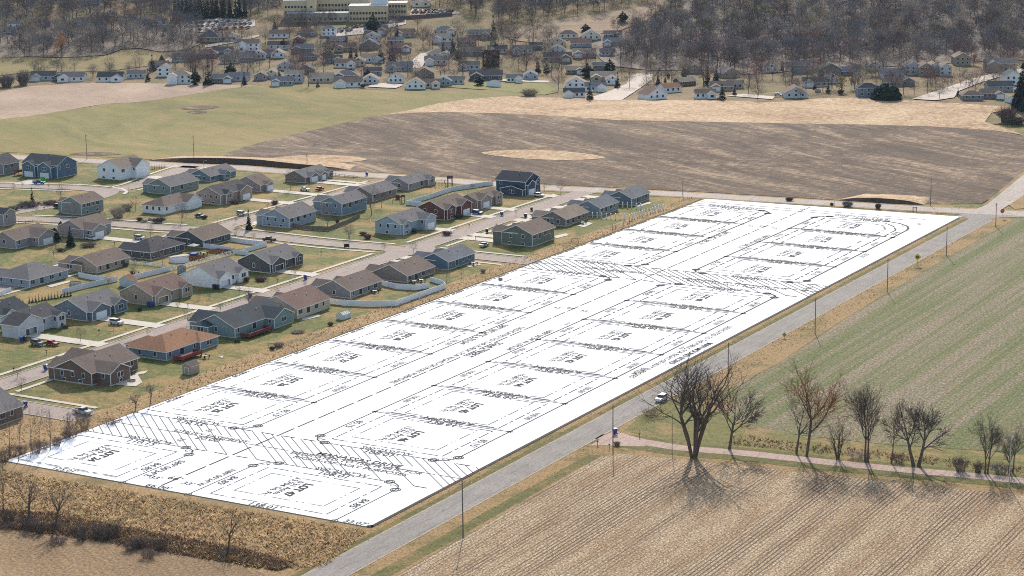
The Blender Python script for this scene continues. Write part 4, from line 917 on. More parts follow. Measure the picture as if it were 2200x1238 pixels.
def placed(fmt, p, cat):
    k = near_house(p)[0]; n = _used.get((fmt, k), 0); _used[(fmt, k)] = n+1
    return fmt % (ORD[n], SHORT[k]) if n else fmt % ('', SHORT[k])
for i, (x, y, top) in enumerate(ST):
    g = flat(x, y); h = (y-top)/pxm(g)/math.cos(CPIT); k = i % 4
    r = empty('sapling', (g.x, g.y, 0), i*1.3, (h/6*1.15, h/6*1.15, h/6)); tag(r, placed('%sbare young street tree near the %s', g, 'tree'), 'tree', 'young trees along the streets')
    link('trunk', sapm[k][0], r); link('crown', sapm[k][1 if i % 5 else 2], r)
# --- conifers and bushes in the gardens
def conif(b, top, wpx, label, seed=1, m=EVG, name='conifer', group=None, **kw):
    g = at(*b); k = pxm(g); h = (b[1]-top)/k/math.cos(CPIT); tm, cm = conifer_mesh(seed, h, wpx/k, **kw)
    r = empty(name, (g.x, g.y, g.z)); tag(r, label, 'tree', group); tm.build('trunk', bark('dark'), r); cm.build('crown', m, r); return r
conif((535,494), 449, 17, 'tall pointed conifer on the corner by the blue grey house', 3, tiers=16, n=16)
conif((152,530), 486, 26, 'broad dark spruce in front of the taupe corner house', 5, tiers=14, n=16)
conif((119,520), 489, 28, 'rounded dark evergreen between the plum and taupe houses', 6, round_=1, n=18)
conif((70,440), 402, 14, 'slim dark spruce in the pond garden by the curved street', 7)
conif((131,492), 475, 15, 'small juniper by the pink flagged garden', 8, round_=1)
ag = []
for i in range(23):
    t = i/22; x = 2+150*t; y = 662-26*t
    if i in (8,): continue
    ag.append(conif((x, y), y-13-5*math.sin(i*1.7)*.4-3*(i % 3 == 0), 7.5, 'clipped arborvitae in the long dark hedge row behind the slate blue house', 20+i, ARBO, 'arborvitae', 'arborvitae hedge row', tiers=9, n=11, droop=.1, full=1.3))
for i in range(8): conif((316+5.3*i, 365-.45*i), 355-.4*i, 4.5, 'tiny cone conifer in the row beside the tall white house', 50+i, ARBO, 'arborvitae', 'row of tiny cone conifers', tiers=7, n=9, droop=.1)
for i, (x, y, t) in enumerate([(1316,494,481),(1323,492,479),(1339,484,472),(1352,480,466),(1358,477,465)]): conif((x, y), t, 4.5, 'small cone conifer at the edge of the plan below the fence posts', 60+i, ARBO, 'arborvitae', 'small conifers along the plan edge', tiers=7, n=9, droop=.1)
BUSHES = [(254,468,42,30,'tan'),(272,452,30,18,'tan'),(300,475,16,10,'dark'),(340,478,34,12,'dark'),(110,440,40,12,'brown'),(60,445,50,16,'brown'),(30,452,30,12,'olive'),(590,440,18,12,'red'),(505,438,24,10,'brown'),(640,384,14,8,'dark'),(960,506,24,12,'maroon'),(790,513,22,12,'maroon'),(890,501,14,10,'dark'),(985,468,26,9,'dark'),(1075,603,12,7,'tan'),
          (560,604,30,9,'maroon'),(530,605,16,12,'orange'),(300,668,14,9,'dark'),(250,690,22,8,'dark'),(285,588,14,8,'red'),(270,572,14,9,'red'),(475,542,70,7,'orange'),(420,556,60,7,'orange'),(140,705,18,8,'brown'),(330,655,30,6,'dark'),(710,700,14,10,'orange'),(600,745,26,12,'tan'),(585,752,14,9,'dark'),(640,715,34,6,'tan'),(510,735,18,7,'dark'),
          (1038,586,13,10,'tan'),(780,505,18,8,'maroon'),(850,500,18,9,'maroon'),(440,470,14,9,'dark'),(725,480,10,12,'red'),(560,470,10,8,'red'),(855,428,16,12,'red'),(690,433,10,10,'brown'),(110,498,26,8,'maroon'),(60,505,34,8,'red'),(130,540,22,8,'maroon'),(190,530,40,10,'brown')]
for i, (x, y, a, b, c) in enumerate(BUSHES):
    g = flat(x, y); nm = {'tan': 'tan', 'dark': 'dark', 'brown': 'brown', 'olive': 'olive', 'red': 'reddish', 'maroon': 'maroon', 'orange': 'orange brown'}[c]
    bush(x, y, a, b, placed('%s'+nm+' garden shrub near the %s', g, 'shrub'), c, 70+i, 90+a*2, .07)
# --- dry grass tufts: uncountable ground cover
def tufts(name, areas, m, seed, sc=1.):
    rng = np.random.default_rng(seed); V = []
    for poly, n, h0 in areas:
        px = np.array([p[0] for p in poly]); py = np.array([p[1] for p in poly])
        x = rng.uniform(px.min(), px.max(), n*3); y = rng.uniform(py.min(), py.max(), n*3); ins = np.zeros(len(x), bool)
        for i in range(len(px)):
            j = (i+1) % len(px); den = py[j]-py[i]
            if abs(den) > 1e-9: ins ^= ((py[i] > y) != (py[j] > y)) & (x < (px[j]-px[i])*(y-py[i])/den+px[i])
        x, y = x[ins][:n], y[ins][:n]; k = len(x); a = rng.uniform(0, 6.283, k); wv = rng.uniform(.10, .28, k)*sc; h = h0*rng.uniform(.35, 1.1, k); ln = rng.uniform(-1.3, 1.3, (k, 2))*h[:, None]
        A = np.stack([x-np.cos(a)*wv, y-np.sin(a)*wv, np.zeros(k)+.02], 1); B = np.stack([x+np.cos(a)*wv, y+np.sin(a)*wv, np.zeros(k)+.02], 1); C = np.stack([x+ln[:, 0], y+ln[:, 1], h], 1)
        V.append(np.stack([A, B, C], 1).reshape(-1, 3))
    V = np.concatenate(V); n = len(V)//3; me = bpy.data.meshes.new(name); me.vertices.add(len(V)); me.vertices.foreach_set('co', V.ravel().astype(np.float32))
    me.loops.add(3*n); me.loops.foreach_set('vertex_index', np.arange(3*n, dtype=np.int32)); me.polygons.add(n); me.polygons.foreach_set('loop_start', np.arange(0, 3*n, 3, dtype=np.int32)); me.polygons.foreach_set('loop_total', np.full(n, 3, np.int32))
    me.materials.append(m); me.update(); me.validate(); tag(link(name, me), kind='stuff')
def blades(name, c, var, sc):
    g = G(name, .9); n = g.noise(g.co(), sc, 2, .7); cc = g.ramp(n, [(.3, mul(c, 1-var)), (.7, mul(c, 1+var))]); g.out(cc)
    t = g.nt.nodes.new('ShaderNodeBsdfTranslucent'); g.lk(cc, t.inputs[0]); mx = g.nt.nodes.new('ShaderNodeMixShader'); mx.inputs[0].default_value = .55
    g.lk(g.b.outputs[0], mx.inputs[1]); g.lk(t.outputs[0], mx.inputs[2]); g.lk(mx.outputs[0], g.nt.nodes['Material Output'].inputs[0]); return g.m
STRAW = blades('dry_grass_blades', (.50,.365,.21), .5, .4); STRAW2 = blades('brown_weed_blades', (.17,.115,.075), .4, .5)
strip_l = [(-.6,0),(-.4,420),(-6.5,420),(-7.5,300),(-9.5,120),(-8.5,52),(-13,36),(-24,20),(-30,-4)]
meadow_poly = PX((0,1010),(790,1142),(700,1220),(560,1225),(400,1190),(280,1160),(150,1142),(0,1115))
tufts('dry_grass', [(strip_l, 4500, .6), (meadow_poly, 11000, .75), ([(110.6,-40),(114.6,-40),(114.6,430),(110.6,430)], 1800, .3), ([(123,-40),(130,-40),(131,74),(131,150),(131,284),(130,431),(123,431)], 2600, .28)], STRAW, 3)
tufts('brown_weeds', [(PX((0,1095),(120,1105),(350,1150),(520,1180),(640,1212),(600,1228),(400,1195),(160,1155),(0,1135)), 9000, .9), (strip_l, 700, .7), (meadow_poly, 2200, .8), (PX((1560,955),(2200,1018),(2200,1005),(1570,935)), 900, .8), ([(123,120),(131,80),(131,240),(123,420)], 900, .3)], STRAW2, 4)
# ------------------------------------------------------------------ far town
FARSEEN = []
NUMS = {}
def uniq(lab):
    n = NUMS.get(lab, 0); NUMS[lab] = n+1
    return lab if n == 0 else ORD[n] .strip()+' '+lab if n < len(ORD) else lab
def place_of(x, y):
    if x < 340 and y > 150: return 'at the edge of the pale bean field'
    if x < 470 and y > 140: return 'among the pines by the bean field'
    if y < 100 and x < 560: return 'below the hillside parking lot'
    if y < 110 and x < 960: return 'in the trees under the cream hospital'
    if x < 640 and y < 150: return 'on the slope above the field houses'
    if x < 640: return 'behind the field edge at the pasture corner'
    if x < 880 and y > 160: return 'along the top of the green pasture'
    if x < 960: return 'around the little curving street above the pasture'
    if x < 1200 and y > 160: return 'on the open lawn above the stubble strip'
    if x < 1200: return 'below the tan hillside field'
    if x < 1345: return 'beside the pale street end at the stubble strip'
    if x < 1470: return 'across the street end facing the stubble strip'
    if x < 1640: return 'at the wood edge behind the stubble strip'
    if x < 1850: return 'around the yellow trees by the stubble field'
    if x < 1985: return 'behind the big rounded hedge'
    if y < 175: return 'on the far boulevard below the wood'
    return 'at the corner near the tall spruce'
KN = dict(white='white', ltgrey='pale grey', cream='cream', tan='tan', grey='grey', ltblue='pale blue', bluegrey='blue grey', charcoal='dark', taupe='taupe', green='dark green', stone='brown stone', greyblue='grey blue', red='red brick', beige='beige', brown='brown', teagrey='sage', mauve='pinkish grey')
RN = dict(grey='grey', brown='brown', tan='tan', dark='dark', navy='navy', slate='slate', pale='pale tan', redbrown='reddish', teal='teal black', green='green', rust='orange')
def far(x, y, wpx, wall, roof, kind='s', st=1, ang=0, seed=0, ex=''):
    """kind s: ridge across the view, g: gable towards us, L: long block with a front gable, h: hipped"""
    g = at(x, y); k = pxm(g); w_ = wpx/k; rng = random.Random(int(x*7+y)); d = min(11, max(7, w_*.7)) if kind != 'g' else 11
    if kind == 'g': w_ = min(w_, 13)
    ev = 2.9 if st == 1 else 5.3; p = .5 if kind != 'g' else .55
    root = empty('house', (g.x, g.y, g.z), -CYAW*0+R(-CYAW*0)+(-CYAW)*0+R(ang)+math.atan2(_r0.y, _r0.x))
    lab = ex or '%s %s house, %s roof, %s' % (KN[wall], {'s': 'long', 'g': 'gabled', 'L': 'L-shaped', 'h': 'hip roofed'}[kind] if st == 1 else 'two storey', RN[roof], place_of(x, y))
    tag(root, uniq(lab), 'house'); FARSEEN.append((x, y, wpx))
    wm, rm = sidmat(wall, WALLC[wall]), roofmat(roof, ROOFC[roof]); W, T = MB(), MB(); z0 = -1.2
    a, b = -w_/2, w_/2
    if kind == 'h': W.box(a, 0, z0, b, d, ev-.05); hip_roof(T, a, 0, b, d, ev, p)
    else: gable_wall(W, a, 0, b, d, ev, p, 'y' if kind == 'g' else 'x', z0); gable_roof(T, a, 0, b, d, ev, p, 'y' if kind == 'g' else 'x', .5)
    fy = 0
    if kind == 'L' or (kind == 's' and w_ > 15) or (kind == 'h' and w_ > 14):
        s = rng.choice((0, 1)); wa, wb = (a+.1, a+w_*.42) if s == 0 else (b-w_*.42, b-.1); fy = -rng.uniform(1.8, 4)
        gable_wall(W, wa, fy, wb, d/2, ev, .5, 'y', z0); gable_roof(T, wa, fy, wb, d/2, ev, .5, 'y', .42)
        opening(root, 'garage_door', 'S', (wa+wb)/2, .05, min(4.8, wb-wa-1), 2.2, fy, TRIM, GDOOR, pname='door_panel') if rng.random() < .65 else opening(root, 'window', 'S', (wa+wb)/2, .9, 1.8, 1.3, fy, TRIM, GLASS)
        xs = [x_ for x_ in np.linspace(a+1.5, b-1.5, 4) if not wa-1 < x_ < wb+1]
    else: xs = list(np.linspace(a+w_*.2, b-w_*.2, 3 if w_ > 9 else 2))
    for x_ in xs:
        for fl in range(st): opening(root, 'window', 'S', x_, .9+fl*2.5, 1.15, 1.35, 0, TRIM, GLASS)
    if kind == 'g' and st == 1: opening(root, 'window', 'S', 0, 3.4, 1.0, 1.1, 0, TRIM, GLASS)
    W.build('wall', wm, root); T.build('roof', [rm, TRIM], root)
    return root
for q in [(92,173,52,'ltgrey','teal','s'),(128,174,26,'charcoal','grey','g'),(152,175,55,'white','grey','L'),(236,175,54,'white','navy','L'),(292,168,36,'ltgrey','grey','s'),(352,164,26,'white','grey','g',2),(386,180,50,'white','pale','h',2),(340,148,40,'grey','brown','s'),(392,132,46,'ltgrey','grey','s'),(445,124,44,'grey','slate','h'),(478,118,42,'teagrey','dark','L'),
          (533,110,46,'white','brown','L',2),(522,132,50,'greyblue','grey','L'),(492,136,40,'cream','tan','s'),(556,126,30,'white','grey','g'),(476,178,46,'grey','grey','L'),(512,174,44,'ltgrey','slate','s'),(573,122,30,'white','redbrown','s'),(596,124,28,'white','tan','g'),(560,172,28,'mauve','brown','g'),(583,168,30,'cream','tan','g'),
          (606,184,46,'greyblue','slate','L'),(632,177,40,'ltgrey','pale','s',2),(612,150,34,'ltgrey','grey','g'),(690,177,50,'beige','pale','s'),(748,187,58,'white','brown','s'),(795,180,34,'ltgrey','tan','g'),(850,178,34,'white','dark','g'),(858,153,56,'greyblue','slate','s'),(912,166,40,'taupe','brown','g'),(893,191,42,'white','brown','g'),(925,188,40,'cream','brown','L'),(953,184,34,'ltblue','slate','g'),(980,181,34,'ltgrey','grey','s'),
          (1044,172,70,'charcoal','dark','L'),(1008,150,44,'ltgrey','grey','L'),(800,134,46,'white','pale','L'),(742,145,44,'white','brown','L'),(770,141,26,'cream','tan','g'),(716,135,36,'teagrey','green','L'),(706,77,32,'white','grey','h',2),(1003,98,40,'stone','brown','s'),(850,95,34,'tan','grey','s'),(640,93,22,'red','redbrown','g'),(960,108,36,'ltgrey','brown','s'),
          (1122,115,42,'white','slate','L'),(1152,106,26,'charcoal','dark','s'),(1105,177,34,'white','grey','L'),(1140,171,30,'ltblue','slate','g'),(1198,132,60,'taupe','dark','s'),(1234,209,44,'white','navy','L'),(1238,188,44,'white','tan','g'),(1280,196,44,'white','slate','L'),(1296,174,52,'tan','pale','L'),(1316,181,26,'white','grey','g'),
          (1412,213,50,'white','redbrown','g',1,28),(1446,198,44,'white','rust','s',1,30),(1478,184,40,'brown','pale','s',1,28),(1516,211,44,'white','brown','L'),(1552,195,50,'tan','brown','L'),(1580,190,34,'beige','tan','s'),(1572,166,42,'tan','grey','g',1,25),(1492,157,34,'mauve','tan','g'),(1305,120,30,'white','grey','s'),(1290,150,30,'grey','slate','s'),
          (1722,158,38,'bluegrey','slate','s',2),(1710,210,50,'ltgrey','brown','g'),(1752,186,50,'ltgrey','dark','L'),(1785,166,52,'green','green','g',2),(1826,162,44,'grey','slate','L'),(1790,178,28,'white','slate','g'),(1866,208,46,'bluegrey','navy','h',2),(1918,168,52,'ltgrey','slate','s'),(1920,186,40,'tan','brown','s'),(1952,184,26,'grey','grey','g'),(1962,160,36,'ltgrey','slate','g',2),(1990,162,32,'tan','redbrown','g',2),(2008,160,26,'white','tan','g',2),(2032,162,26,'ltgrey','grey','g',2),
          (2068,140,34,'tan','tan','g',2),(2090,215,44,'grey','brown','h'),(2133,211,46,'mauve','brown','L'),(2150,196,54,'greyblue','teal','s'),(2178,182,40,'white','teal','g',2),(2152,154,64,'stone','grey','L',2),(1880,150,30,'ltgrey','tan','g'),(1658,155,26,'white','grey','g'),(2205,205,34,'grey','brown','g'),
          (30,60,22,'white','grey','s'),(18,72,26,'ltgrey','slate','s'),(205,8,16,'white','grey','g'),(238,34,18,'white','tan','g'),(280,36,26,'tan','rust','s'),(170,54,24,'ltgrey','grey','s'),(300,54,30,'ltgrey','slate','s'),(90,58,26,'grey','grey','s'),(345,54,24,'white','grey','s')]:
    far(*q)
_rh = random.Random(31); _k = 0
while _k < 34:
    x = _rh.uniform(590, 1330); y = _rh.uniform(70, 172)
    if any(abs(x-a) < b*.5+26 and abs(y-c) < 15 for a, c, b in FARSEEN) or (860 < x < 925 and y > 105) or (1080 < x < 1200 and y < 100) or (990 < x < 1200 and 130 < y) or (690 < x < 800 and y < 85): 
        _k += .002; continue
    far(round(x), round(y), _rh.uniform(34, 50), _rh.choice(['white', 'ltgrey', 'cream', 'tan', 'greyblue', 'grey', 'taupe', 'beige']), _rh.choice(['grey', 'brown', 'slate', 'pale', 'dark', 'redbrown']), _rh.choice('sLLhg')); _k += 1
# low service buildings
def hall(name, x, y, wpx, d, h, wall, roof, label, cat='building', hip=True, pw=.35):
    g = at(x, y); k = pxm(g); w_ = wpx/k; root = empty(name, (g.x, g.y, g.z), math.atan2(_r0.y, _r0.x)); tag(root, label, cat)
    W, T = MB(), MB(); W.box(-w_/2, 0, -2, w_/2, d, h-.05)
    if hip: hip_roof(T, -w_/2, 0, w_/2, d, h, pw, .8)
    else: T.box(-w_/2-.4, -.4, h, w_/2+.4, d+.4, h+.7, 0)
    W.build('wall', sidmat(wall, WALLC[wall]), root); T.build('roof', [roofmat(roof, ROOFC[roof]), TRIM], root)
    for i in range(max(2, int(w_/5))): opening(root, 'window', 'S', -w_/2+(i+.5)*w_/max(2, int(w_/5)), .9, 1.8, 1.4, 0, TRIM, GLASS)
hall('church_hall', 448, 90, 46, 20, 3.6, 'tan', 'grey', 'long low hall with broad dark grey roof under the hillside parking lot', pw=.6)
hall('church_hall', 492, 88, 44, 13, 3.4, 'cream', 'pale', 'tan roofed annex joined to the dark roofed hall on the slope')
hall('long_shed', 1932, 32, 70, 12, 3.2, 'white', 'red' if 'red' in ROOFC else 'redbrown', 'long white low building alone inside the far wood', hip=False)
hall('pavilion', 905, 14, 38, 12, 3.5, 'cream', 'pale', 'cream building beyond the upper parking lot beside the hospital')
hall('clinic', 1160, 6, 44, 12, 4, 'white', 'grey', 'white roofed building in the trees above the hillside field', hip=False)
hall('clinic', 300, 2, 30, 12, 3.5, 'ltgrey', 'grey', 'pale building deep in the trees at the top of the photo', hip=False)
# the cream hospital on its hill
HOSP = M('cream_render', (.62,.49,.31), .08, .2); HROOF = M('flat_white_roof', (.62,.60,.56), .1)
def hospital():
    g = at(735, 47); k = pxm(g); rz = math.atan2(_r0.y, _r0.x); root = empty('hospital', (g.x, g.y, g.z), rz); tag(root, 'large cream hospital of stepped flat roofed wings on the hill', 'hospital')
    X = lambda px: (px-735)/k
    def blk(nm, x0, x1, y0, d, h, m=HOSP, z0=-6, wins=(3, 0), z1=None):
        b = MB(); b.box(X(x0), y0, z0, X(x1), y0+d, h); o = b.build(nm, m, root)
        r = MB(); r.box(X(x0)-.3, y0-.3, h, X(x1)+.3, y0+d+.3, h+.5); r.build('flat_roof', HROOF, o)
        fl, n = wins
        for f in range(fl):
            for i in range(n):
                if n: opening(o, 'window', 'S', X(x0)+(i+.7)*(X(x1)-X(x0))/(n+.4), 1.2+f*4-(.0), 1.5, 1.7, y0, HOSP, GLASS)
    blk('wing', 606, 657, 14, 22, 14.5, wins=(3, 7)); blk('tower', 657, 676, 12, 14, 18.5, wins=(3, 1)); blk('wing', 676, 792, 26, 22, 14.5, wins=(3, 16)); blk('lower_wing', 615, 750, 2, 12, 6, wins=(1, 12), m=M('pale_stone', (.50,.44,.36), .1))
    blk('wing', 750, 833, 0, 26, 11, wins=(2, 12)); blk('end_block', 833, 873, 10, 18, 12, wins=(3, 6)); blk('penthouse', 796, 831, 10, 12, 17, m=M('white_plant_room', (.70,.71,.72), .05), z0=10, wins=(0, 0)); blk('penthouse', 606, 655, 30, 10, 17, z0=13, wins=(0, 0))
hospital()
mb = MB(); a, b = at(850, 42), at(972, 33); dv = (b-a).normalized(); nv = Vector((-dv.y, dv.x, 0))
for z0, z1, q0, q1 in ((-3, 2.2, 0, .6),):
    c = [a, b, b+nv*q1, a+nv*q1]; mb.face([(p.x, p.y, p.z+z1) for p in c]); mb.face([(a.x, a.y, a.z+z0), (b.x, b.y, b.z+z0), (b.x, b.y, b.z+z1), (a.x, a.y, a.z+z1)])
tag(mb.build('retaining_wall', M('dark_block_wall', (.13,.115,.11), .2)), 'dark retaining wall holding up the upper parking lot by the hospital', 'wall')
# cars in the far lots
CARC = dict(white=(.72,.72,.72), black=(.02,.02,.025), silver=(.42,.43,.45), red=(.30,.03,.03), blue=(.04,.08,.20), grey=(.16,.165,.175))
def paint(c): return M('car_paint_'+c, CARC[c], .04, .5, .3)
def car_mesh(kind='sedan'):
    b, gl = MB(), MB(); L_, W_ = 4.6, 1.8
    prof = [(-2.3,.35),(2.3,.35),(2.3,.75),(2.15,.9),(1.1,.98),(-1.6,1.0),(-2.25,.95),(-2.3,.6)] if kind == 'sedan' else [(-2.4,.4),(2.4,.4),(2.4,.85),(2.2,1.05),(1.25,1.1),(-2.3,1.15),(-2.4,.7)]
    b.prism(prof, 'y', -W_/2, W_/2)
    top = [(-1.55,1.0),(1.05,.98),(.35,1.45),(-1.0,1.48)] if kind == 'sedan' else [(-2.25,1.13),(1.2,1.1),(.45,1.68),(-2.0,1.72)]
    gl.prism(top, 'y', -W_/2+.12, W_/2-.12); r = [(top[3][0]+.05, top[3][1]+.01), (top[2][0]-.05, top[2][1]+.01), (top[2][0]-.1, top[2][1]+.06), (top[3][0]+.1, top[3][1]+.06)]
    b.prism(r, 'y', -W_/2+.14, W_/2-.14); return b, gl
_cb, _cg = car_mesh(); _far = {}
for c in CARC:
    m2 = MB(); m2.v = _cb.v+_cg.v; m2.f = _cb.f+[tuple(i+len(_cb.v) for i in f) for f in _cg.f]; m2.mi = [0]*len(_cb.f)+[1]*len(_cg.f); _far[c] = m2.mesh('parked_car', [paint(c), GLASS])
rngc = random.Random(4)
for x0, y0, x1, y1, n, pl in [(395,60,545,52,13,'in the hillside lot above the hall'),(420,66,540,60,8,'in the hillside lot above the hall'),(400,52,540,45,10,'in the hillside lot above the hall'),(700,70,775,58,9,'in front of the hospital'),(765,60,868,46,10,'in front of the hospital'),(700,74,760,66,6,'in front of the hospital'),(885,29,975,26,12,'in the upper lot beside the hospital'),(890,24,970,23,9,'in the upper lot beside the hospital')]:
    for i in range(n):
        t = (i+.5)/n; c = rngc.choice(['white', 'black', 'silver', 'red', 'blue', 'grey', 'black']); g = at(x0+(x1-x0)*t+rngc.uniform(-2, 2), y0+(y1-y0)*t)
        o = link('parked_car', _far[c], None, (g.x, g.y, g.z+.18), math.atan2(_r0.y, _r0.x)+1.2+rngc.uniform(-.1, .1)); tag(o, c+' car parked among others '+pl, 'car', c+' cars '+pl)
# ------------------------------------------------------------------ far trees and woods
FLOOR = M('wood_floor_leaves', (.17,.125,.095), .35, .12)
WR = [(1262,92),(1290,128),(1310,142),(1400,152),(1500,150),(1600,160),(1660,158),(1720,150),(1860,146),(2000,138),(2120,132),(2240,128),(2240,-14),(1440,-14),(1440,22),(1395,48),(1335,70)]
WL = [(-30,126),(60,122),(150,124),(225,119),(262,106),(300,104),(345,112),(400,108),(432,94),(424,70),(395,64),(380,50),(340,60),(250,56),(150,62),(60,66),(-30,66)]
WT = [(-30,62),(150,56),(240,50),(330,52),(385,44),(470,34),(560,38),(600,30),(600,8),(860,6),(900,12),(990,20),(1090,66),(1140,46),(1210,36),(1290,24),(1390,8),(1440,-14),(-30,-14)]
for q in (WR, WL): sheet('wood_floor', PX(*q), .2, FLOOR, 24)
def inside(P, x, y):
    c = False
    for i in range(len(P)):
        (x0, y0), (x1, y1) = P[i], P[i-1]
        if (y0 > y) != (y1 > y) and x < (x1-x0)*(y-y0)/(y1-y0)+x0: c = not c
    return c
FP = P_(nb=(6, 4, 4), lo=(.4, .15), ang=((.35, .85), (.4, .95)), rmin=.075, up=.09, tl=0)
SP = P_(nb=(5, 4, 3), lo=(.5, .15), ang=((.3, .7), (.4, .9)), rmin=.09, up=.10, tl=0)
variants = [far_tree(500+i, 520, ws=.058) for i in range(6)]; lowv = [far_tree(520+i, 560, ws=.095) for i in range(6)]
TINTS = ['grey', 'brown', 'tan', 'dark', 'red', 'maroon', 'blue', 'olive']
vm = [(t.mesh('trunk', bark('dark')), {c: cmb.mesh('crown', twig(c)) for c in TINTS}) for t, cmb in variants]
rng = random.Random(9); wood = []
s_ = 1215.
while s_ < 1760:
    l_ = -560.
    while l_ < 600:
        x, y = SL(s_+rng.uniform(-5, 5), l_+rng.uniform(-5, 5)); z = H(x, y); P = proj(Vector((x, y, z)))
        if -28 < P[0] < 2230 and P[1] > -13:
            reg = 'R' if inside(WR, *P) else 'L' if inside(WL, *P) else 'T' if inside(WT, *P) else ''
            if reg and not any(abs(P[0]-hx) < hw_*.5+8 and -6 < P[1]-hy < 13 for hx, hy, hw_ in FARSEEN): wood.append((s_, x, y, z, reg, P))
        l_ += 12
    s_ += 12
wood.sort(key=lambda q: q[5][1], reverse=True)
def pick(reg, P):  # the haze-tinted blue twigs grow commoner in the hill woods
    r = rng.random()
    if reg == 'R':
        if 55 < P[1] < 95 and 1500 < P[0] < 2100 and r < .35: return 'tan'
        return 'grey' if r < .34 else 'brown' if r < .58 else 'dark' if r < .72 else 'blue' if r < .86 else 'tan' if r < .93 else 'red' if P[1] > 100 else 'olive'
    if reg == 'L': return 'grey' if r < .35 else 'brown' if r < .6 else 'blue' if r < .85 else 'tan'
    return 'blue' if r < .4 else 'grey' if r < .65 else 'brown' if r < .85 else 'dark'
GRP = {'R': ('bare tree at the front of the wood behind the far houses', 'trees along the front of the wood'), 'L': ('bare tree in the dark wood beyond the bean field', 'trees along the front of the hill wood'), 'T': ('bare tree in the hazy wood on the far hill', 'trees of the hazy hill wood')}
def bare_copy(i, c, g, h, wf, label, group, name='bare_tree'):
    t, cr = vm[i % 6]; r = empty(name, g, rng.uniform(0, 6.28), (h/16*wf, h/16*wf, h/16)); tag(r, label, 'tree', group); link('trunk', t, r); link('crown', cr[c], r); return r
NIND = 0
for q in wood[:NIND]: bare_copy(rng.randrange(6), pick(q[4], q[5]), (q[1], q[2], q[3]), rng.uniform(11.5, 16), rng.uniform(.9, 1.2), *GRP[q[4]])
def arr(mb): return np.array(mb.v), np.array([f if len(f) == 4 else (*f, f[-1]) for f in mb.f], dtype=np.int64)
la = [(arr(t), arr(c)) for t, c in lowv]; VV, FF, MM = [], [], []; off = 0
for q in wood[NIND:]:
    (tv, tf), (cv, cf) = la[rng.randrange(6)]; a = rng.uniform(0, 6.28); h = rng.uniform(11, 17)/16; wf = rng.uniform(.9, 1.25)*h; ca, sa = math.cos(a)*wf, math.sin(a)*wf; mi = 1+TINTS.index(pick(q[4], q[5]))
    for v, f, m_ in ((tv, tf, 0), (cv, cf, mi)):
        VV.append(np.stack([v[:, 0]*ca-v[:, 1]*sa+q[1], v[:, 0]*sa+v[:, 1]*ca+q[2], v[:, 2]*h+q[3]], 1)); FF.append(f+off); MM.append(np.full(len(f), m_)); off += len(v)
VV = np.concatenate(VV).astype(np.float32); FF = np.concatenate(FF).astype(np.int32); MM = np.concatenate(MM).astype(np.int32)
me = bpy.data.meshes.new('wood'); me.vertices.add(len(VV)); me.vertices.foreach_set('co', VV.ravel()); me.loops.add(FF.size); me.loops.foreach_set('vertex_index', FF.ravel()); me.polygons.add(len(FF))
me.polygons.foreach_set('loop_start', np.arange(0, FF.size, 4, dtype=np.int32)); me.polygons.foreach_set('loop_total', np.full(len(FF), 4, np.int32))
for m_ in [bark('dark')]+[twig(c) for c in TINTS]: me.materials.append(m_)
me.polygons.foreach_set('material_index', MM); me.update(); tag(link('wood', me), kind='stuff')
print('wood trees', len(wood), 'faces', len(FF))
# --- trees among the far houses
def clear(x, y): return not any(abs(x-hx) < hw_*.46+4 and -2 < y-hy+4 < 12 for hx, hy, hw_ in FARSEEN)
T1 = [(432,100),(470,70),(560,62),(600,56),(690,60),(760,85),(900,60),(1080,85),(1250,82),(1290,125),(1320,150),(1250,170),(1180,168),(1000,186),(860,192),(640,180),(560,178),(440,172),(340,150)]
T2 = [(1300,160),(1640,160),(1900,150),(2200,138),(2200,200),(2080,205),(1700,205),(1480,205)]
T3 = [(0,172),(60,152),(330,142),(330,168),(150,172),(0,186)]
STRT = [[(1255,215),(1335,216),(1402,160),(1360,158),(1347,180),(1300,200)], [(865,147),(905,146),(922,114),(905,114)], [(1960,213),(2010,216),(2060,196),(2200,155),(2200,145),(2080,172),(1990,203)], [(382,63),(392,49),(548,43),(548,57),(428,70)]]
n = 0
for poly, N, cs, pl in ((T1, 150, ['brown','grey','brown','tan','red','maroon','dark'], 'among the houses below the cream hospital'), (T2, 80, ['brown','grey','tan','red','brown'], 'among the houses in front of the wood'), (T3, 26, ['grey','brown','tan'], 'behind the houses at the bean field'), ([(580,50),(872,50),(872,64),(580,74)], 18, ['dark','brown','grey'], 'standing right before the cream hospital')):
    k = 0; tries = 0
    xs = [p[0] for p in poly]; ys = [p[1] for p in poly]
    while k < N and tries < 4000:
        tries += 1; x, y = rng.uniform(min(xs), max(xs)), rng.uniform(min(ys), max(ys))
        if not inside(poly, x, y) or not clear(x, y) or any(inside(s, x, y) for s in STRT): continue
        g = at(x, y); c = rng.choice(cs); k += 1
        bare_copy(rng.randrange(6), c, g, rng.uniform(9, 15.5) if poly is not T3 else rng.uniform(6, 10), rng.uniform(.9, 1.25), dict(grey='grey', brown='brown', tan='pale', red='reddish', maroon='maroon', dark='dark')[c]+' twigged bare tree '+pl, dict(grey='grey', brown='brown', tan='pale', red='reddish', maroon='maroon', dark='dark')[c]+' twigged trees '+pl)
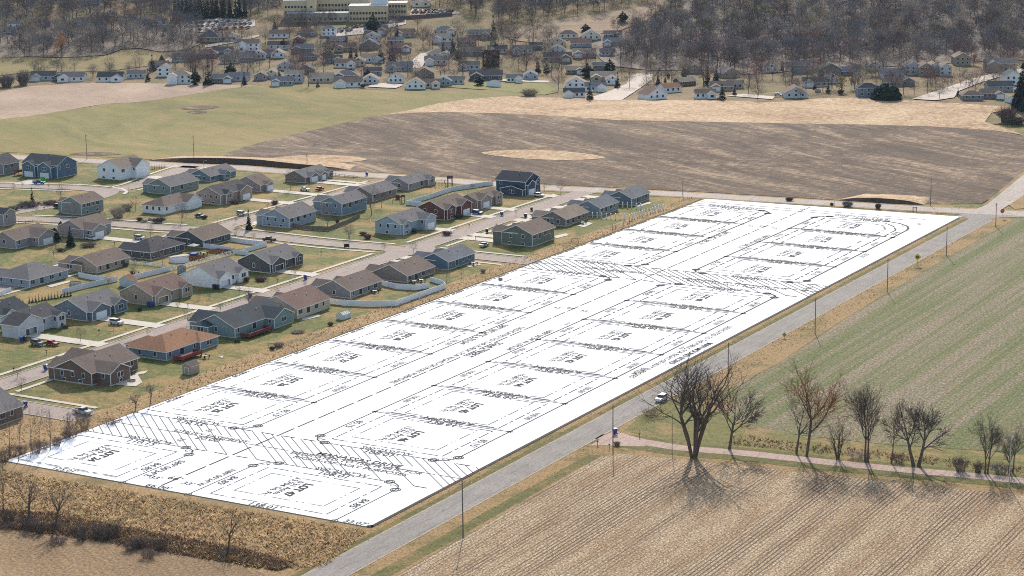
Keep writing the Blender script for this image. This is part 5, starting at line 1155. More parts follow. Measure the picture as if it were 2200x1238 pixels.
for x, y, h, c, lab in [(663,186,16,'red','large reddish bare tree standing at the top of the pasture'),(828,84,11,'maroon','maroon round tree above the dark conifers under the hospital'),(703,120,9,'red','small red budded tree before the dark conifer on the slope'),(1200,192,12,'red','red budded tree beside the white house on the stubble strip'),(1132,150,9,'red','small red tree beside two dark conifers'),(1194,140,8,'maroon','maroon tree in front of the long dark roofed house'),(1146,86,15,'dark','dark spreading bare tree alone below the tan hillside field'),(1720,212,7,'brown','small bare tree by the grey gabled house'),
          (2018,213,9,'brown','bare tree at the mouth of the far boulevard'),(1964,205,9,'brown','thin bare tree behind the rounded hedge'),(1392,205,11,'brown','bare brown tree on the corner of the pale street end'),(1628,214,10,'brown','bare tree between the two houses at the stubble strip'),(1352,187,12,'red','tall reddish tree beside the curving pale street'),(885,182,9,'maroon','maroon bare tree behind the white gabled house')]:
    bare_copy(rng.randrange(6), c, at(x, y), h, 1.15, lab, None)
for i in range(13):
    x = 1990+i*14+rng.uniform(-4, 4); y = 196-i*2.4+rng.uniform(-8, 8); bare_copy(i, 'red' if i % 3 else 'brown', at(x, y), rng.uniform(8, 11), 1., 'reddish bare street tree along the far boulevard', 'reddish street trees of the far boulevard')
fc = [conifer_mesh(700+i, 10, 4.6 if i < 3 else 6.2, tiers=12, n=11, full=1.15, round_=(i == 3)) for i in range(4)]
fcm = [(t.mesh('trunk', bark('dark')), c.mesh('crown', EVG if i % 2 else EVG2)) for i, (t, c) in enumerate(fc)]
for x, y, top, wd_ in [(328,152,116,17),(348,138,118,15),(318,174,147,14),(420,182,148,26),(448,182,140,30),(496,166,134,34),(525,182,155,18),(599,167,146,14),(706,112,80,32),(744,100,70,17),(802,72,30,36),(854,86,52,18),(754,132,102,20),(766,128,104,16),(819,134,96,24),(843,138,90,26),(953,122,82,18),(973,112,74,18),(1065,112,90,20),(1060,82,32,20),(985,124,104,26),(755,164,146,24),(790,164,148,24),(683,187,171,11),(1030,183,162,26),
          (1156,155,124,17),(1175,155,124,20),(1262,166,136,34),(1310,155,128,32),(1327,188,155,17),(1267,214,178,22),(1414,182,154,15),(1429,176,160,8),(1470,168,146,18),(1520,182,142,20),(1538,172,141,20),(1551,214,180,24),(1578,204,184,14),(1338,47,24,26),(1258,68,51,24),(1779,199,172,14),(1750,192,174,10),(2058,206,188,10),(1680,152,130,12),(1322,92,72,28),(940,70,58,14),(590,60,36,14),(610,104,84,24),(1436,168,156,10)]:
    g = at(x, y); k = pxm(g); h = (y-top)/k/math.cos(CPIT); i = rng.randrange(3) if wd_ < .75*(y-top) else 3
    r = empty('conifer', g, rng.uniform(0, 6), (wd_/k/(4.6 if i < 3 else 6.2),)*2+(h/10,)); tag(r, uniq('%s dark green conifer %s' % ('broad' if i == 3 else 'slim' if wd_ < 16 else 'pointed', place_of(x, y))), 'tree'); link('trunk', fcm[i][0], r); link('crown', fcm[i][1], r)
for i in range(22):
    x = 378+i*7+rng.uniform(-4, 4); y = 46-rng.uniform(0, 9)-i*.35; g = at(x, y); h = rng.uniform(17, 22)
    r = empty('pine', g, rng.uniform(0, 6), (1.25, 1.25, h/10)); tag(r, 'tall dark pine in the stand behind the hillside parking lot', 'tree', 'tall pines behind the hillside lot'); link('trunk', fcm[i % 3][0], r); link('crown', fcm[i % 3][1], r)
for x, y, top, wd_, c, lab in [(133,124,64,40,(.52,.25,.13),'single orange leaved tree glowing in front of the dark wood'),(1412,82,62,22,(.42,.20,.13),'rusty orange tree inside the grey wood'),(1808,198,164,38,(.40,.27,.10),'golden weeping tree beside the grey gabled house'),(1836,192,158,28,(.42,.30,.13),'smaller golden tree beside the first golden one'),(1873,165,142,34,(.38,.32,.17),'pale yellow tree behind the blue grey two storey house'),(1748,132,106,22,(.34,.17,.14),'small rust red tree at the edge of the wood'),(1862,104,84,26,(.34,.18,.14),'rust red crown inside the wood'),(1912,172,150,20,(.36,.17,.13),'reddish tree behind the slate roofed house'),(2092,140,112,24,(.36,.17,.14),'red tree beside the stone house on the boulevard'),(352,74,58,20,(.45,.30,.20),'pale rusty tree at the end of the left wood')]:
    g = at(x, y); k = pxm(g); h = (y-top)/k; tm, cm = leafy_mesh(int(x), h, wd_/k, 800, wd_/k*.035)
    tree_obj('tree', tm, cm, g, lab, 'tree', None, 'mid', M('leaves_%d' % x, c, .4, .4))
g = at(1904, 213); tag(blob_mesh(3, 30/pxm(g)*1.02, 64/pxm(g), 900, 1.0).build('hedge', EVG, None, g, math.atan2(_r0.y, _r0.x)), 'big rounded dark green hedge standing at the stubble strip', 'hedge')
g = at(1055, 141); tag(blob_mesh(4, 30/pxm(g), 32/pxm(g), 500, .8, 1).build('hedge', EVG, None, g, math.atan2(_r0.y, _r0.x)), 'square clipped evergreen block on the lawn below the hillside field', 'hedge')
g = at(2194, 236); k = pxm(g); tm, cm = conifer_mesh(77, 103/k, 56/k, 20, 20, .4); tree_obj('conifer', tm, cm, g, 'tall black green spruce at the picture edge by the small shed', 'tree', None, 'dark', EVG2, cname='crown')
for q in [(2162,262,50,40,'bushy bare shrub in the corner of the stubble strip','brown'),(2185,266,50,18,'dark low bush beside the bare corner shrub','dark'),(1138,206,44,18,'pale bare shrub row at the end of the pasture','tan'),(14,186,44,32,'grey bushy thicket at the bean field corner','grey'),(50,182,34,36,'bare round tree at the bean field corner','grey'),(1806,203,14,12,'small dark bush under the golden tree','dark'),(780,188,12,8,'small dark bush at the pasture edge','dark'),(1696,432,18,9,'dark juniper beside the highway above the plan','dark'),(1787,442,8,7,'small dark juniper by the leaning post','dark'),(1886,449,14,14,'rounded dark juniper at the top of the plan','dark'),(1820,444,26,13,'sprawling bare shrub between the junipers','grey')]:
    bush(q[0], q[1], q[2], q[3], q[4], q[5], int(q[0]), 200, .14 if q[1] < 300 else .1)
# ------------------------------------------------------------------ the air
def haze():
    mb = MB(); z0, z1 = -8, 172; A = SL(-60, -260); B = SL(-60, 260); Cc = SL(2600, 1300); D = SL(2600, -1300)
    lo = [(*p, z0) for p in (A, B, Cc, D)]; hi = [(*p, z1) for p in (A, B, Cc, D)]
    mb.v = lo+hi
    for q in ((3,2,1,0),(4,5,6,7),(0,1,5,4),(1,2,6,5),(2,3,7,6),(3,0,4,7)): mb.f.append(q); mb.mi.append(0)
    m = bpy.data.materials.new('haze'); m.use_nodes = True; nt = m.node_tree; nt.nodes.remove(nt.nodes['Principled BSDF'])
    v = nt.nodes.new('ShaderNodeVolumePrincipled'); v.inputs['Density'].default_value = HAZE_D; v.inputs['Color'].default_value = (.66, .80, 1, 1); v.inputs['Anisotropy'].default_value = 0
    nt.links.new(v.outputs[0], nt.nodes['Material Output'].inputs['Volume'])
    try: m.cycles.homogeneous_volume = True
    except Exception: pass
    o = mb.build('haze', m); tag(o, kind='stuff'); o.display_type = 'WIRE'
HAZE_D = .000022
haze()
# ------------------------------------------------------------------ poles, signs, fences, vehicles and garden things
POLEM = M('pole_wood', (.17,.14,.12), .25, 1.); POLEL = M('pale_pole', (.50,.48,.45), .1)
def pole(b, top, label, m=POLEM, r=.16, arms=1, name='utility_pole', group=None, lamp=False):
    g = at(*b); h = (b[1]-top)/pxm(g)/math.cos(CPIT); root = empty(name, g); tag(root, label, 'pole' if not lamp else 'street lamp', group)
    mb = MB(); mb.tube((0, 0, -.2), (0, 0, h), r, r*.7, 8); mb.build('shaft', m, root)
    if arms:
        a = MB(); a.box(-.07, -1.1, h-.75, .07, 1.1, h-.6); a.build('crossarm', m, root)
        for y in (-1., 0, 1.):
            i = MB(); i.tube((0, y, h-.6), (0, y, h-.35), .05, .05, 6); i.build('insulator', METAL, root)
    if lamp:
        a = MB(); a.tube((0, 0, h-.1), (1.2, .4, h+.25), .05, .04, 6); a.build('bracket', m, root); q = MB(); q.box(1.0, .25, h+.18, 1.6, .6, h+.32); q.build('lamp_head', METAL, root)
    return root
for b, t, l in [((995,1153),1030,'utility pole on the verge in front of the mown stubble rows'),((1317,972),868,'utility pole beside the blue bin at the gravel lane mouth'),((1564,832),736,'utility pole rising behind the massive multi trunk tree'),((1751,716),640,'utility pole on the verge above the small back turned sign'),((1906,627),555,'utility pole below the yellow diamond sign on the verge'),((2033,549),487,'utility pole between the yellow sign and the crossroads'),((2139,488),437,'utility pole closest to the crossroads'),
                ((1999,442),384,'utility pole at the edge of the ploughed field'),((187,343),290,'utility pole behind the tall white house by the pasture'),((417,345),292,'utility pole on the bank top beside the highway'),((660,355),331,'utility pole behind the taupe house by the ploughed field'),((1467,421),388,'utility pole on the highway verge above the top of the plan')]: pole(b, t, l)
pole((1444,975), 888, 'thin leaning wire pole in front of the massive tree', r=.09, arms=0); pole((2168,1048), 895, 'pale metal pole before the last trunks of the lane', POLEL, .13, 0)
for b, t, l in [((969,525),493,'street lamp at the crossing beside the pale blue house'),((468,484),464,'street lamp by the fenced brown roofed house'),((276,416),369,'street lamp on the curve below the tall white house'),((438,364),346,'street lamp where the side street meets the highway')]: pole(b, t, l, POLEL, .09, 0, 'street_lamp', None, True)
def sign(b, top, shape, face, label, w_=.8, name='road_sign', rz=0, txt=None, back=False):
    g = at(*b); h = (b[1]-top)/pxm(g)/math.cos(CPIT); h = max(1.6, h); root = empty(name, g, CYAW*-1+rz); tag(root, label, 'sign')
    p = MB(); p.tube((0, 0, -.2), (0, 0, h), .05, .05, 6); p.build('post', METAL, root); q = MB(); n = {'diamond': 4, 'octagon': 8, 'square': 4}[shape]; a0 = {'diamond': 0, 'octagon': math.pi/8, 'square': math.pi/4}[shape]
    q.tube((0, -.06, h-w_*.5), (0, -.03, h-w_*.5), w_, w_, n); v0 = q.v; q.v = []
    for k in range(2*n):
        i = k % n; t = a0+2*math.pi*i/n; q.v.append((w_*math.cos(t), -.09 if k < n else -.05, h-w_*.6+w_*math.sin(t)))
    q.f.append(tuple(range(n))); q.mi.append(0); q.build('sign_face', face, root); return root, h
YEL = M('yellow_sign_paint', (.75,.50,.03), .05); REDP = M('red_sign_paint', (.45,.03,.03), .05); BLK = M('black_paint', (.02,.02,.02), .05)
r, h = sign((1971,571), 548, 'diamond', YEL, 'yellow diamond warning sign beside the grey road', 1.25)
o = MB(); o.box(-.5, -.11, h-1.25, -.05, -.095, h-.25); o.box(.1, -.11, h-1.1, .45, -.095, h-.5); o.build('sign_symbol', BLK, r)
r, h = sign((2153,470), 451, 'octagon', REDP, 'red stop sign at the crossroads', .85)
_c = bpy.data.curves.new('STOP', 'FONT'); _c.body = 'STOP'; _c.size = .5; _c.align_x = 'CENTER'; _c.materials.append(WVIN); _o = bpy.data.objects.new('tmp', _c); col.objects.link(_o); _m = bpy.data.meshes.new_from_object(_o.evaluated_get(bpy.context.evaluated_depsgraph_get())); bpy.data.objects.remove(_o); to = link('sign_lettering', _m, r); to.location = (0, -.1, h-.85*.6-.18); to.rotation_euler = (math.pi/2, 0, 0)
sign((1685,727), 716, 'diamond', M('sign_back', (.33,.27,.14), .1), 'small sign seen from behind beside the road above the tree', .75)
sign((2060,463), 446, 'square', METAL, 'thin marker post at the sharp corner of the plan', .3)
def two_post(b, wpx, hpx, m, label, name='site_sign', panel=None):
    g = at(*b); k = pxm(g); w_, h = wpx/k, hpx/k; root = empty(name, g, math.atan2(_r0.y, _r0.x)); tag(root, label, 'sign')
    for s in (-1, 1): p = MB(); p.box(s*w_/2-.14, -.1, -.1, s*w_/2+.14, .1, h); p.build('post', m, root)
    q = MB(); q.box(-w_/2-.3, -.14, h-.45, w_/2+.3, -.1, h-.1) if panel is None else q.box(-w_/2, -.16, h*.25, w_/2, -.1, h); q.build('panel' if panel else 'top_rail', panel or m, root)
two_post((1965,455), 7, 10, M('brown_sign_wood', (.20,.10,.04), .2), 'brown wooden sign frame above the top edge of the plan', 'sign_frame')
two_post((745,533), 10, 9, POLEM, 'dark notice board on the grass by the empty lot', 'notice_board', BLK)
# fences
def fence(P, h, m, label, post=True, name='fence', rails=False, step=2.4, z0=.06, group=None, cat='fence'):
    P = [Vector((p[0], p[1], 0)) for p in P]; root = empty(name, (P[0].x, P[0].y, 0)); tag(root, label, cat, group); o = P[0]; pan = MB(); ps = MB()
    for a, b in zip(P, P[1:]):
        d = b-a; n = max(1, round(d.length/step)); u = d.normalized(); nv = Vector((-u.y, u.x, 0))
        for i in range(n):
            p, q = a+d*(i/n)-o, a+d*((i+1)/n)-o
            def slab(z0_, z1_, t=.035):
                k = len(pan.v)
                for z in (z0_, z1_):
                    for c, s in ((p, -1), (q, -1), (q, 1), (p, 1)): pan.v.append((c.x+nv.x*s*t, c.y+nv.y*s*t, z))
                for f in ((4,5,6,7),(0,1,5,4),(1,2,6,5),(2,3,7,6),(3,0,4,7)): pan.f.append(tuple(k+j for j in f)); pan.mi.append(0)
            if rails:
                for z in rails: slab(z*h, z*h+.14)
            else: slab(z0, h)
            ps.tube((p.x, p.y, -.1), (p.x, p.y, h+.14), .085, .085, 4)
    pan.build('panel' if not rails else 'rail', m, root)
    if post: x = ps.build('post', m, root); 
    return root
Fp = lambda *q: [flat(*p)[:2] for p in q]
fence(Fp((709,653),(740,657),(790,659),(851,658),(958,620)), 1.9, WVIN, 'long white vinyl fence curving around the grey house garden')
fence(Fp((821,614),(850,621),(892,624),(922,619)), 1.9, WVIN, 'inner white fence dividing the grey and chocolate house gardens')
fence(Fp((957,620),(951,613),(924,605)), 1.7, WVIN, 'short white fence section beside the covered patio chairs')
fence(Fp((873,441),(920,428),(958,415),(975,410),(1030,402),(1060,398)), 1.9, WVIN, 'white fence along the gardens behind the dark red house'); fence(Fp((873,441),(906,443)), 1.9, WVIN, 'white fence end panel behind the pale blue house')
fence(Fp((622,488),(660,494),(707,496),(742,483),(773,468)), 1.7, WOODP, 'weathered wooden fence around the garden of the blue grey house')
fence(Fp((169,596),(200,602),(229,605)), 1.8, WVIN, 'white fence between the beige house and the trampoline garden'); fence(Fp((134,632),(190,618),(253,604)), 1.8, WVIN, 'white fence above the long arborvitae row')
fence(Fp((280,603),(325,592),(366,582)), 1.8, WVIN, 'white fence behind the tan house with stone porch'); fence(Fp((279,567),(315,570),(351,574)), 1.3, WVIN, 'low white picket fence beside the lawn of the beige house', rails=(.2, .5, .85))
fence(Fp((350,584),(399,576),(450,561),(506,546)), 1.7, WVIN, 'white lattice fence along the pool garden', rails=(.1, .35, .6, .85)); fence(Fp((506,546),(534,549)), 1.6, WVIN, 'short white fence behind the charcoal house')
fence(Fp((415,530),(460,536),(501,542)), 1.8, WVIN, 'white fence between the pool garden and the brown roofed house'); fence(Fp((496,519),(530,524),(574,529)), 1.7, WVIN, 'white fence along the street behind the parked dark pickup'); fence(Fp((525,543),(550,536),(574,529)), 1.7, WVIN, 'white fence closing the corner garden above the charcoal house')
fence(Fp((0,637),(14,630),(24,626)), 1.5, WVIN, 'white fence piece at the picture edge beside the pale hip roofed house')
fence(Fp((712,377),(730,380),(770,384)), 1.2, POLEM, 'dark rail fence beside the highway behind the taupe house', rails=(.3, .8))
fence(Fp((40,482),(70,479),(100,480)), 1.1, M('pink_fence_wood', (.33,.22,.21), .1), 'pinkish low fence by the flagged corner garden', rails=(.3, .75))
pr = MB(); pr.box(-.07, -.07, -.1, .07, .07, 1.75); pr.box(-.1, -.1, 1.75, .1, .1, 1.85); pmesh = pr.mesh('fence_post', WVIN)
def posts(a, b, n, where):
    for i in range(n):
        t = i/(n-1); g = flat(a[0]+(b[0]-a[0])*t, a[1]+(b[1]-a[1])*t); o = link('fence_post', pmesh, None, (g.x, g.y, 0)); o.scale = (1.7, 1.7, 1.25); tag(o, 'white bare fence post standing without rails '+where, 'fence post', 'white fence posts '+where)
posts((1273,469),(1342,472),8,'in front of the blue grey house'); posts((1352,473),(1425,451),14,'along the edge of the plan'); posts((1338,447),(1415,451),9,'behind the slate blue end house')
# vehicles near
def vehicle(b, rz, kind, c, label, name='car', s=1., group=None):
    g = at(*b); root = empty(name, (g.x, g.y, g.z+.12), rz, (s, s, s)); tag(root, label, 'truck' if kind == 'pickup' else 'car', group); bm_, gm_ = MB(), MB()
    if kind == 'pickup':
        bm_.prism([(-2.8,.5),(2.8,.5),(2.85,1.0),(2.6,1.15),(1.3,1.2),(-2.8,1.2)], 'y', -.95, .95); gm_.prism([(-.9,1.19),(1.35,1.19),(.75,1.78),(-.7,1.8)], 'y', -.82, .82)
        bm_.prism([(-.7,1.79),(.78,1.77),(.66,1.86),(-.6,1.87)], 'y', -.8, .8); bd = MB(); bd.box(-2.65, -.75, 1.0, -1.0, .75, 1.21); bd.build('cargo_bed', RUB, root)
    else:
        x, y = car_mesh(kind); bm_, gm_ = x, y
    bm_.build('body', paint(c), root); gm_.build('window', GLASS, root); L_ = 1.75 if kind == 'pickup' else 1.4
    for sx in (-1, 1):
        for sy_ in (-1, 1):
            w_ = MB(); w_.tube((sx*L_, sy_*.72, .36), (sx*L_, sy_*.96, .36), .37, .37, 12); o = w_.build('wheel', RUB, root); q = MB(); q.tube((sx*L_, sy_*.955, .36), (sx*L_, sy_*.975, .36), .2, .2, 8); q.build('rim', METAL, o)
    for sy_ in (-1, 1): q = MB(); xx = 2.82 if kind == 'pickup' else 2.3; q.box(xx-.03, sy_*.65-.2, .72, xx+.04, sy_*.65+.2, .86); q.build('headlight', M('lamp_glass', (.7,.7,.68), .05, 1, .2), root)
    return root
vehicle((178,890), -.05, 'pickup', 'silver', 'silver pickup parked on the short side street by the plan corner', 'pickup_truck'); vehicle((80,742), -.1, 'suv', 'grey', 'grey wagon parked on the drive of the pale grey house'); vehicle((578,519), math.pi-.05, 'pickup', 'black', 'black pickup parked along the cross street fence', 'pickup_truck')
vehicle((1026,461), -.1, 'suv', 'blue', 'dark blue car on the drive of the dark red house'); vehicle((430,467), -.1, 'sedan', 'blue', 'blue car on the drive of the white hip roofed house'); vehicle((687,409), math.pi/2, 'sedan', 'red', 'red car parked at the kerb near the taupe house'); vehicle((128,447), .25, 'suv', 'black', 'black car parked behind the walkout basement house')
vehicle((84,396), .2, 'pickup', 'blue', 'dark blue pickup on the curved street before the navy twin gabled house', 'pickup_truck'); vehicle((1421,862), -math.pi/2, 'suv', 'white', 'white topped car driving on the grey road behind the massive tree'); vehicle((333,643), 0, 'sedan', 'silver', 'silver car inside the open garage of the tan house', s=.9)
vehicle((196,516), 0, 'sedan', 'white', 'white car on the drive of the taupe corner house'); vehicle((1546,215), .2, 'sedan', 'grey', 'grey car beside a white house at the stubble strip'); vehicle((1672,207), .3, 'suv', 'silver', 'silver car near the grey gabled house at the field'); vehicle((1390,205), .9, 'sedan', 'black', 'black car at the corner of the pale street end')
for x, y, rz_, k, c, lab in [(300,515,0,'suv','silver','silver car on the drive beside the taupe corner garage'),(112,742,0,'sedan','red','red car at the kerb outside the pale grey house'),(250,697,0,'suv','white','white car on the drive of the slate blue house'),(520,463,.0,'suv','silver','silver car on the drive of the tan stone house'),(655,410,0,'sedan','white','white car beside the taupe three gabled house'),(884,497,0,'suv','grey','grey car on the drive of the pale blue house'),(1158,423,0,'suv','white','white car on the drive of the navy house'),(505,606,0,'sedan','black','black car on the drive of the white house'),(1040,530,1.57,'sedan','silver','silver car at the kerb near the dark green house'),(250,770,1.57,'suv','blue','blue car parked along the street opposite the orange roofed house')]: vehicle((x, y), rz_, k, c, lab)
# wheelie bins
BINB = M('blue_bin_plastic', (.03,.07,.25), .1, 1, .5); BING = M('dark_bin_plastic', (.03,.035,.04), .1, 1, .5)
bb = MB(); bb.v = [(x*s, y*s, z) for z, s in ((.12, .42), (1.15, .55)) for x, y in ((-.75,-.8),(.75,-.8),(.75,.8),(-.75,.8))]
for f in ((3,2,1,0),(4,5,6,7),(0,1,5,4),(1,2,6,5),(2,3,7,6),(3,0,4,7)): bb.f.append(f); bb.mi.append(0)
lid = MB(); lid.prism([(-.5,1.15),(.52,1.15),(.5,1.24),(-.2,1.3),(-.5,1.24)], 'x', -.46, .46)
wl = MB(); wl.tube((-.42, -.38, .14), (-.3, -.38, .14), .14, .14, 8); wl.tube((.3, -.38, .14), (.42, -.38, .14), .14, .14, 8)
bmsh = [(bb.mesh('body', m), lid.mesh('lid', m), wl.mesh('wheels', RUB)) for m in (BINB, BING)]
for x, y, k, lab in [(98,796,0,'blue wheeled bin at the kerb beside the brown corner house'),(538,640,0,'blue wheeled bin at the kerb opposite the beige house'),(656,601,0,'blue wheeled bin at the kerb opposite the charcoal house'),(46,735,0,'blue wheeled bin outside the open garage of the pale grey house'),(53,734,1,'dark wheeled bin outside the open garage of the pale grey house'),(320,660,0,'blue wheeled bin beside the tan house wall'),(326,660,0,'second blue wheeled bin beside the tan house wall'),(460,622,1,'dark wheeled bin beside the white house wall'),(467,623,1,'second dark wheeled bin beside the white house wall'),
                     (1046,501,1,'dark wheeled bin on the drive of the dark green house'),(1078,464,0,'blue wheeled bin at the kerb by the dark red house'),(1129,468,1,'dark wheeled bin near the mauve brown house'),(1142,454,1,'dark wheeled bin near the blue grey house'),(1321,934,0,'blue bin at the mouth of the gravel lane'),(55,875,0,'blue bin beside the dark brown house at the edge'),(788,378,0,'bin by the highway rail fence')]:
    g = flat(x, y); r = empty('wheeled_bin', (g.x, g.y, .15), x % 3, (1.25, 1.25, 1.25)); tag(r, lab, 'bin')
    for nm, me in zip(('body', 'lid', 'wheels'), bmsh[k]): link(nm, me, r)
# mailboxes and small posts by the lane
def mailbox(x, y, m, lab):
    g = flat(x, y); r = empty('mailbox', (g.x, g.y, 0)); tag(r, lab, 'mailbox'); p = MB(); p.box(-.06, -.06, 0, .06, .06, 1.1); p.build('post', POLEM, r); b = MB(); b.prism([(-.14,1.1),(.14,1.1),(.14,1.28),(.07,1.36),(-.07,1.36),(-.14,1.28)], 'y', -.28, .28); b.build('box', m, r)
mailbox(1284,958, BLK, 'dark mailbox leaning beside the gravel lane mouth'); mailbox(1309,965, M('teal_box', (.03,.22,.22), .1), 'teal box in the grass at the lane mouth'); mailbox(1374,941, M('teal_post', (.08,.20,.24), .1), 'small blue green post on the grass corner of the lane')
for x, y, k in [(690,548,'charcoal'),(596,607,'whitegrey'),(404,661,'tanbrown'),(213,718,'darkblue'),(100,762,'openwhite'),(1008,489,'darkred'),(560,474,'cottage'),(400,468,'stonetan'),(563,455,'twotone'),(30,800,'brown'),(1022,515,'olive'),(945,545,'deepblue'),(298,390,'tallwhite'),(95,452,'clay'),(246,528,'corner'),(140,545,'plum')]: mailbox(x, y, BLK, 'small dark mailbox at the kerb near the '+SHORT[k])
# sheds and garden things
def shed(C, Lx, Rx, h, wall, roof, label, p=.5, ax='y', m=None, name='shed'):
    c = flat(*C); k = pxm(c); wd = (C[0]-Lx)/k/.8; dp = (Rx-C[0])/k/.62; root = empty(name, (c.x, c.y, 0)); tag(root, label, 'shed'); W, T = MB(), MB()
    gable_wall(W, -wd, 0, 0, dp, h, p, ax); gable_roof(T, -wd, 0, 0, dp, h, p, ax, .2, .12); W.build('wall', m or sidmat(wall, WALLC[wall]), root); T.build('roof', [roofmat(roof, ROOFC[roof]), TRIM], root)
    opening(root, 'door', 'S', -wd/2, .1, min(1.4, wd*.5), 1.8, 0, TRIM, sidmat(wall, WALLC[wall]), pname='door_leaf'); return root
shed((411,806), 392, 429, 2.6, 'tan', 'brown', 'brown garden shed with gambrel roof beside the dry grass strip', .7); shed((283,618), 256, 294, 2.5, 'ltgrey', 'rust', 'small pale shed with orange roof beside the white fences', .6); shed((398,588), 381, 400, 2.2, 'teagrey', 'dark', 'small dark green box shed at the pool garden fence'); shed((2190,224), 2164, 2200, 2.4, 'white', 'slate', 'small white shed under the tall spruce at the stubble strip'); shed((1072,187), 1047, 1078, 2.6, 'white', 'grey', 'small white cabin on the lawn above the pasture', .3); shed((1760,203), 1752, 1766, 2.4, 'mauve', 'slate', 'tiny shed beside the grey gabled house at the field')
g = flat(738, 688); r = empty('greenhouse', (g.x, g.y, 0)); tag(r, 'small white ribbed greenhouse on the lawn beside the beige house', 'greenhouse'); b = MB(); b.prism([(-2.6,0),(0,0),(0,1.6),(-1.3,2.3),(-2.6,1.6)], 'y', 0, 4.2); b.build('cover', M('milky_plastic', (.66,.68,.66), .06, 1, .4), r); f = MB()
for i in range(7):
    y = i*.7; f.tube((-2.62, y, 0), (-2.62, y, 1.6), .05, .05, 4); f.tube((.02, y, 0), (.02, y, 1.6), .05, .05, 4); f.tube((.02, y, 1.6), (-1.3, y, 2.33), .05, .05, 4); f.tube((-2.62, y, 1.6), (-1.3, y, 2.33), .05, .05, 4)
f.build('frame', METAL, r)
def deck(C, w_, d, h, label, m=RUST):
    c = flat(*C); r = empty('deck', (c.x, c.y, 0)); tag(r, label, 'deck'); b = MB(); b.box(0, 0, h-.2, w_, d, h); b.build('floor', m, r)
    q = MB(); q.box(w_-.08, 0, h+.02, w_, d, h+.9); q.box(.1, 0, h+.02, w_-.1, .08, h+.9); q.box(.1, d-.08, h+.02, w_-.1, d, h+.9); q.build('railing', m, r); p = MB()
    for x, y in ((.3, .2), (w_-.2, .2), (w_-.2, d-.2)): p.box(x-.1, y-.1, 0, x+.1, y+.1, h-.2)
    p.build('support', m, r)
deck((372,776), 3.6, 9.5, .9, 'red wooden deck with railing behind the orange roofed house'); deck((516,727), 3.6, 12, .9, 'dark red wooden deck between the wings of the grey green house', M('dark_deck_wood', (.15,.045,.045), .25)); deck((30,377), 3, 6, 1.8, 'reddish raised deck behind the grey house at the far edge'); deck((1200,455), 3, 5, .5, 'small deck behind the mauve brown house', WOODP)
def disc(name, b, r_, h, mats, label, cat):
    g = flat(*b); r = empty(name, (g.x, g.y, 0)); tag(r, label, cat); a = MB(); a.tube((0,0,0), (0,0,h), r_, r_, 24, caps=False); a.build('rim', mats[0], r); t = MB(); t.tube((0,0,h-.25), (0,0,h-.2), r_-.08, r_-.08, 24); t.build('surface', mats[1], r)
disc('swimming_pool', (385,562), 3.6, 1.2, (WVIN, M('pool_cover', (.10,.12,.16), .1)), 'round above ground pool with dark cover in the fenced garden', 'pool'); disc('trampoline', (162,612), 2.0, .9, (METAL, M('trampoline_mat', (.05,.07,.055), .1)), 'round trampoline on the lawn of the pale hip roofed house', 'trampoline'); disc('trampoline', (417,552), 1.7, 1.6, (BINB, BINB), 'blue round tub beside the covered pool', 'trampoline'); disc('fire_pit', (284,820), 1.0, .5, (M('pit_stone', (.4,.36,.31), .2), DARKV), 'round stone fire pit on the patio of the brown house', 'fire pit')
def patio(P, label, m=CONC): o = sheet('patio', Fp(*P), .13, m, relief=False); tag(o, label)
patio([(298,800),(318,797),(312,803),(296,806),(306,822),(292,831),(250,828),(246,822),(275,812)], None); patio([(470,768),(480,765),(478,770)], None); patio([(648,690),(690,680),(684,676),(650,684)], None); patio([(1195,513),(1222,506),(1216,502),(1190,508)], None); patio([(1240,486),(1262,478),(1275,480),(1256,489)], None); patio([(1360,443),(1396,434),(1400,437),(1372,445)], None); patio([(1000,571),(1030,567),(1033,570),(1008,575)], None); patio([(100,615),(150,603),(150,607),(110,618)], None); patio([(360,552),(400,546),(420,552),(380,560)], None)
def table_set(x, y, lab, c=BING):
    g = flat(x, y); r = empty('garden_table', (g.x, g.y, .13)); tag(r, lab, 'garden table'); t = MB(); t.tube((0,0,.68), (0,0,.75), .8, .8, 12); t.build('table_top', c, r); l = MB(); l.tube((0,0,0), (0,0,.68), .08, .08, 6); l.build('leg', c, r)
    for k in range(4):
        a = k*1.57+.5; s = MB(); cx, cy_ = 1.25*math.cos(a), 1.25*math.sin(a); s.box(cx-.25, cy_-.25, .40, cx+.25, cy_+.25, .46); s.box(cx-.25, cy_+.2, .46, cx+.25, cy_+.26, .95)
        for u in (-.2, .2):
            for v in (-.2, .2): s.box(cx+u-.03, cy_+v-.03, 0, cx+u+.03, cy_+v+.03, .40)
        s.build('seat', c, r)
for x, y, l in [(905,606,'dark patio table with chairs behind the chocolate brown house'),(890,609,'dark patio set beside the first one behind the chocolate house'),(1252,482,'dark patio table behind the mauve brown house'),(1178,512,'dark patio table behind the dark green house'),(1017,570,'dark patio table behind the deep blue house'),(805,630,'garden table behind the grey house in the curved fence'),(438,548,'garden table under the pale canopy by the pool'),(272,806,'dark patio set against the brown house wall'),(440,770,'table on the red deck of the orange roofed house'),(545,720,'table on the dark red deck of the grey green house'),(290,590,'garden table in the fenced lawn of the beige house')]: table_set(x, y, l)
g = flat(416, 540); r = empty('canopy', (g.x, g.y, 0)); tag(r, 'pale square sun canopy beside the pool', 'canopy'); t = MB(); A = [(-1.8,-1.8,2.3),(1.8,-1.8,2.3),(1.8,1.8,2.3),(-1.8,1.8,2.3)]
for i in range(4): t.face([A[i], A[(i+1) % 4], (0,0,3.0)])
t.build('cloth', M('cream_cloth', (.62,.55,.42), .05), r)
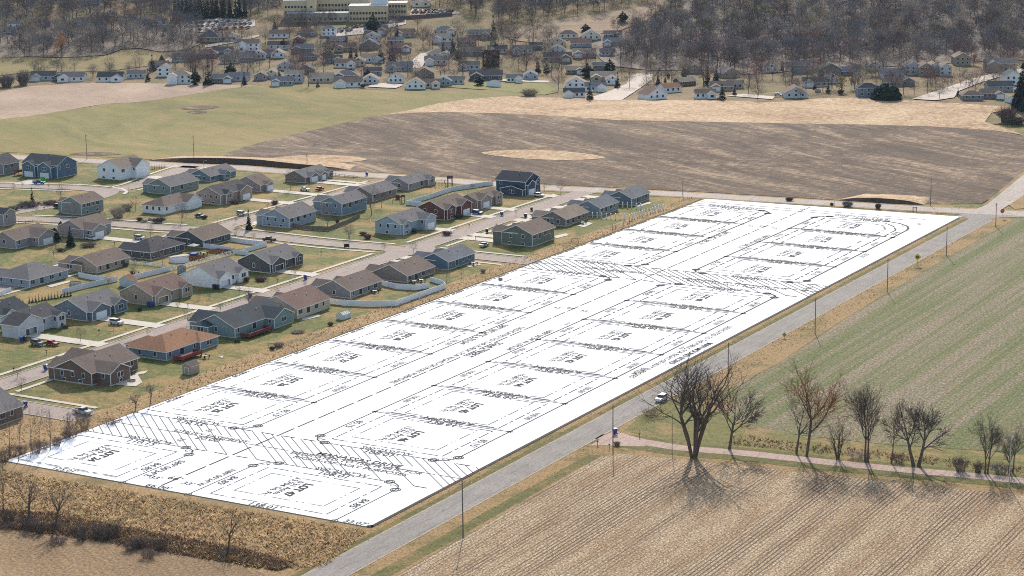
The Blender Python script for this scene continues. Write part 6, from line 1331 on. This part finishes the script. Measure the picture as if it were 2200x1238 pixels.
for x, y in ((-1.7,-1.7),(1.7,-1.7),(1.7,1.7),(-1.7,1.7)): q = MB(); q.tube((x,y,0),(x,y,2.32),.05,.05,5); q.build('pole', METAL, r)
def playset(b, s, label, tower=True):
    g = flat(*b); r = empty('playset', (g.x, g.y, 0), .4, (s, s, s)); tag(r, label, 'playset'); W = M('play_wood', (.20,.11,.07), .2); f = MB()
    for sy_ in (-1, 1): f.tube((-2.2, sy_*1.1, 0), (-1.6, 0, 2.3), .08, .08, 5); f.tube((1.6, sy_*1.1, 0), (1.0, 0, 2.3), .08, .08, 5)
    f.tube((-1.7, 0, 2.3), (2.4, 0, 2.3), .09, .09, 5); f.build('swing_frame', W, r); q = MB()
    for x in (-.7, .3): q.tube((x-.2, 0, 2.3), (x-.2, 0, .5), .02, .02, 3); q.tube((x+.2, 0, 2.3), (x+.2, 0, .5), .02, .02, 3); q.box(x-.28, -.12, .45, x+.28, .12, .5)
    q.build('swing', RUB, r)
    if tower:
        t = MB()
        for x in (2.2, 3.6):
            for y in (-.7, .7): t.box(x-.08, y-.08, 0, x+.08, y+.08, 2.9)
        t.box(2.1, -.8, 1.3, 3.7, .8, 1.4); t.build('tower', W, r); k = MB(); k.prism([(-.95,2.9),(.95,2.9),(0,3.8)], 'x', 2.0, 3.8); k.build('roof', M('play_roof', (.16,.05,.07), .1), r); s_ = MB(); s_.face([(3.7,-.3,1.35),(5.6,-.3,.1),(5.6,.3,.1),(3.7,.3,1.35)]); s_.face([(3.7,.3,1.30),(5.6,.3,.05),(5.6,-.3,.05),(3.7,-.3,1.30)]); s_.build('slide', M('green_slide', (.05,.20,.09), .1), r)
playset((948,402), 1.35, 'wooden playground tower with slide on the lawn behind the grey brown house'); playset((1236,523), .8, 'small wooden swing frame beside the plan edge', False); playset((853,436), .9, 'red and white playset behind the umber house'); playset((585,748), .6, 'little wooden frame in the garden of the grey green house', False)
g = flat(92, 391); r = empty('bounce_castle', (g.x, g.y, .2)); tag(r, 'bright green covered load behind the dark blue pickup', 'tarp'); b = blob_mesh(8, 1.9, 3.2, 160, .4); b.build('cover', M('green_tarp', (.06,.55,.06), .1), r); r.name = 'tarp_load'
for x, y, w_, lab in [(82,440,46,'row of pale boulders by the pond garden'),(60,445,40,'pale boulders at the pond edge'),(330,475,46,'pale retaining boulders below the white hip roofed house')]:
    for i in range(7):
        gx = flat(x-w_/2+w_*i/6+random.Random(i*7+x).uniform(-2, 2), y+random.Random(i+x).uniform(-2.5, 2.5)); b = blob_mesh(i+x, .8, 1.7, 60, .35); o = b.build('boulder', M('pale_boulder', (.52,.48,.43), .15, 1.5), None, (gx.x, gx.y, 0)); tag(o, 'pale boulder among the '+lab, 'boulder', lab)
for x, y, hh in [(1792,441,10),]: pole((x, y), y-hh, 'leaning broken post beside the juniper above the plan', r=.12, arms=0, name='post')
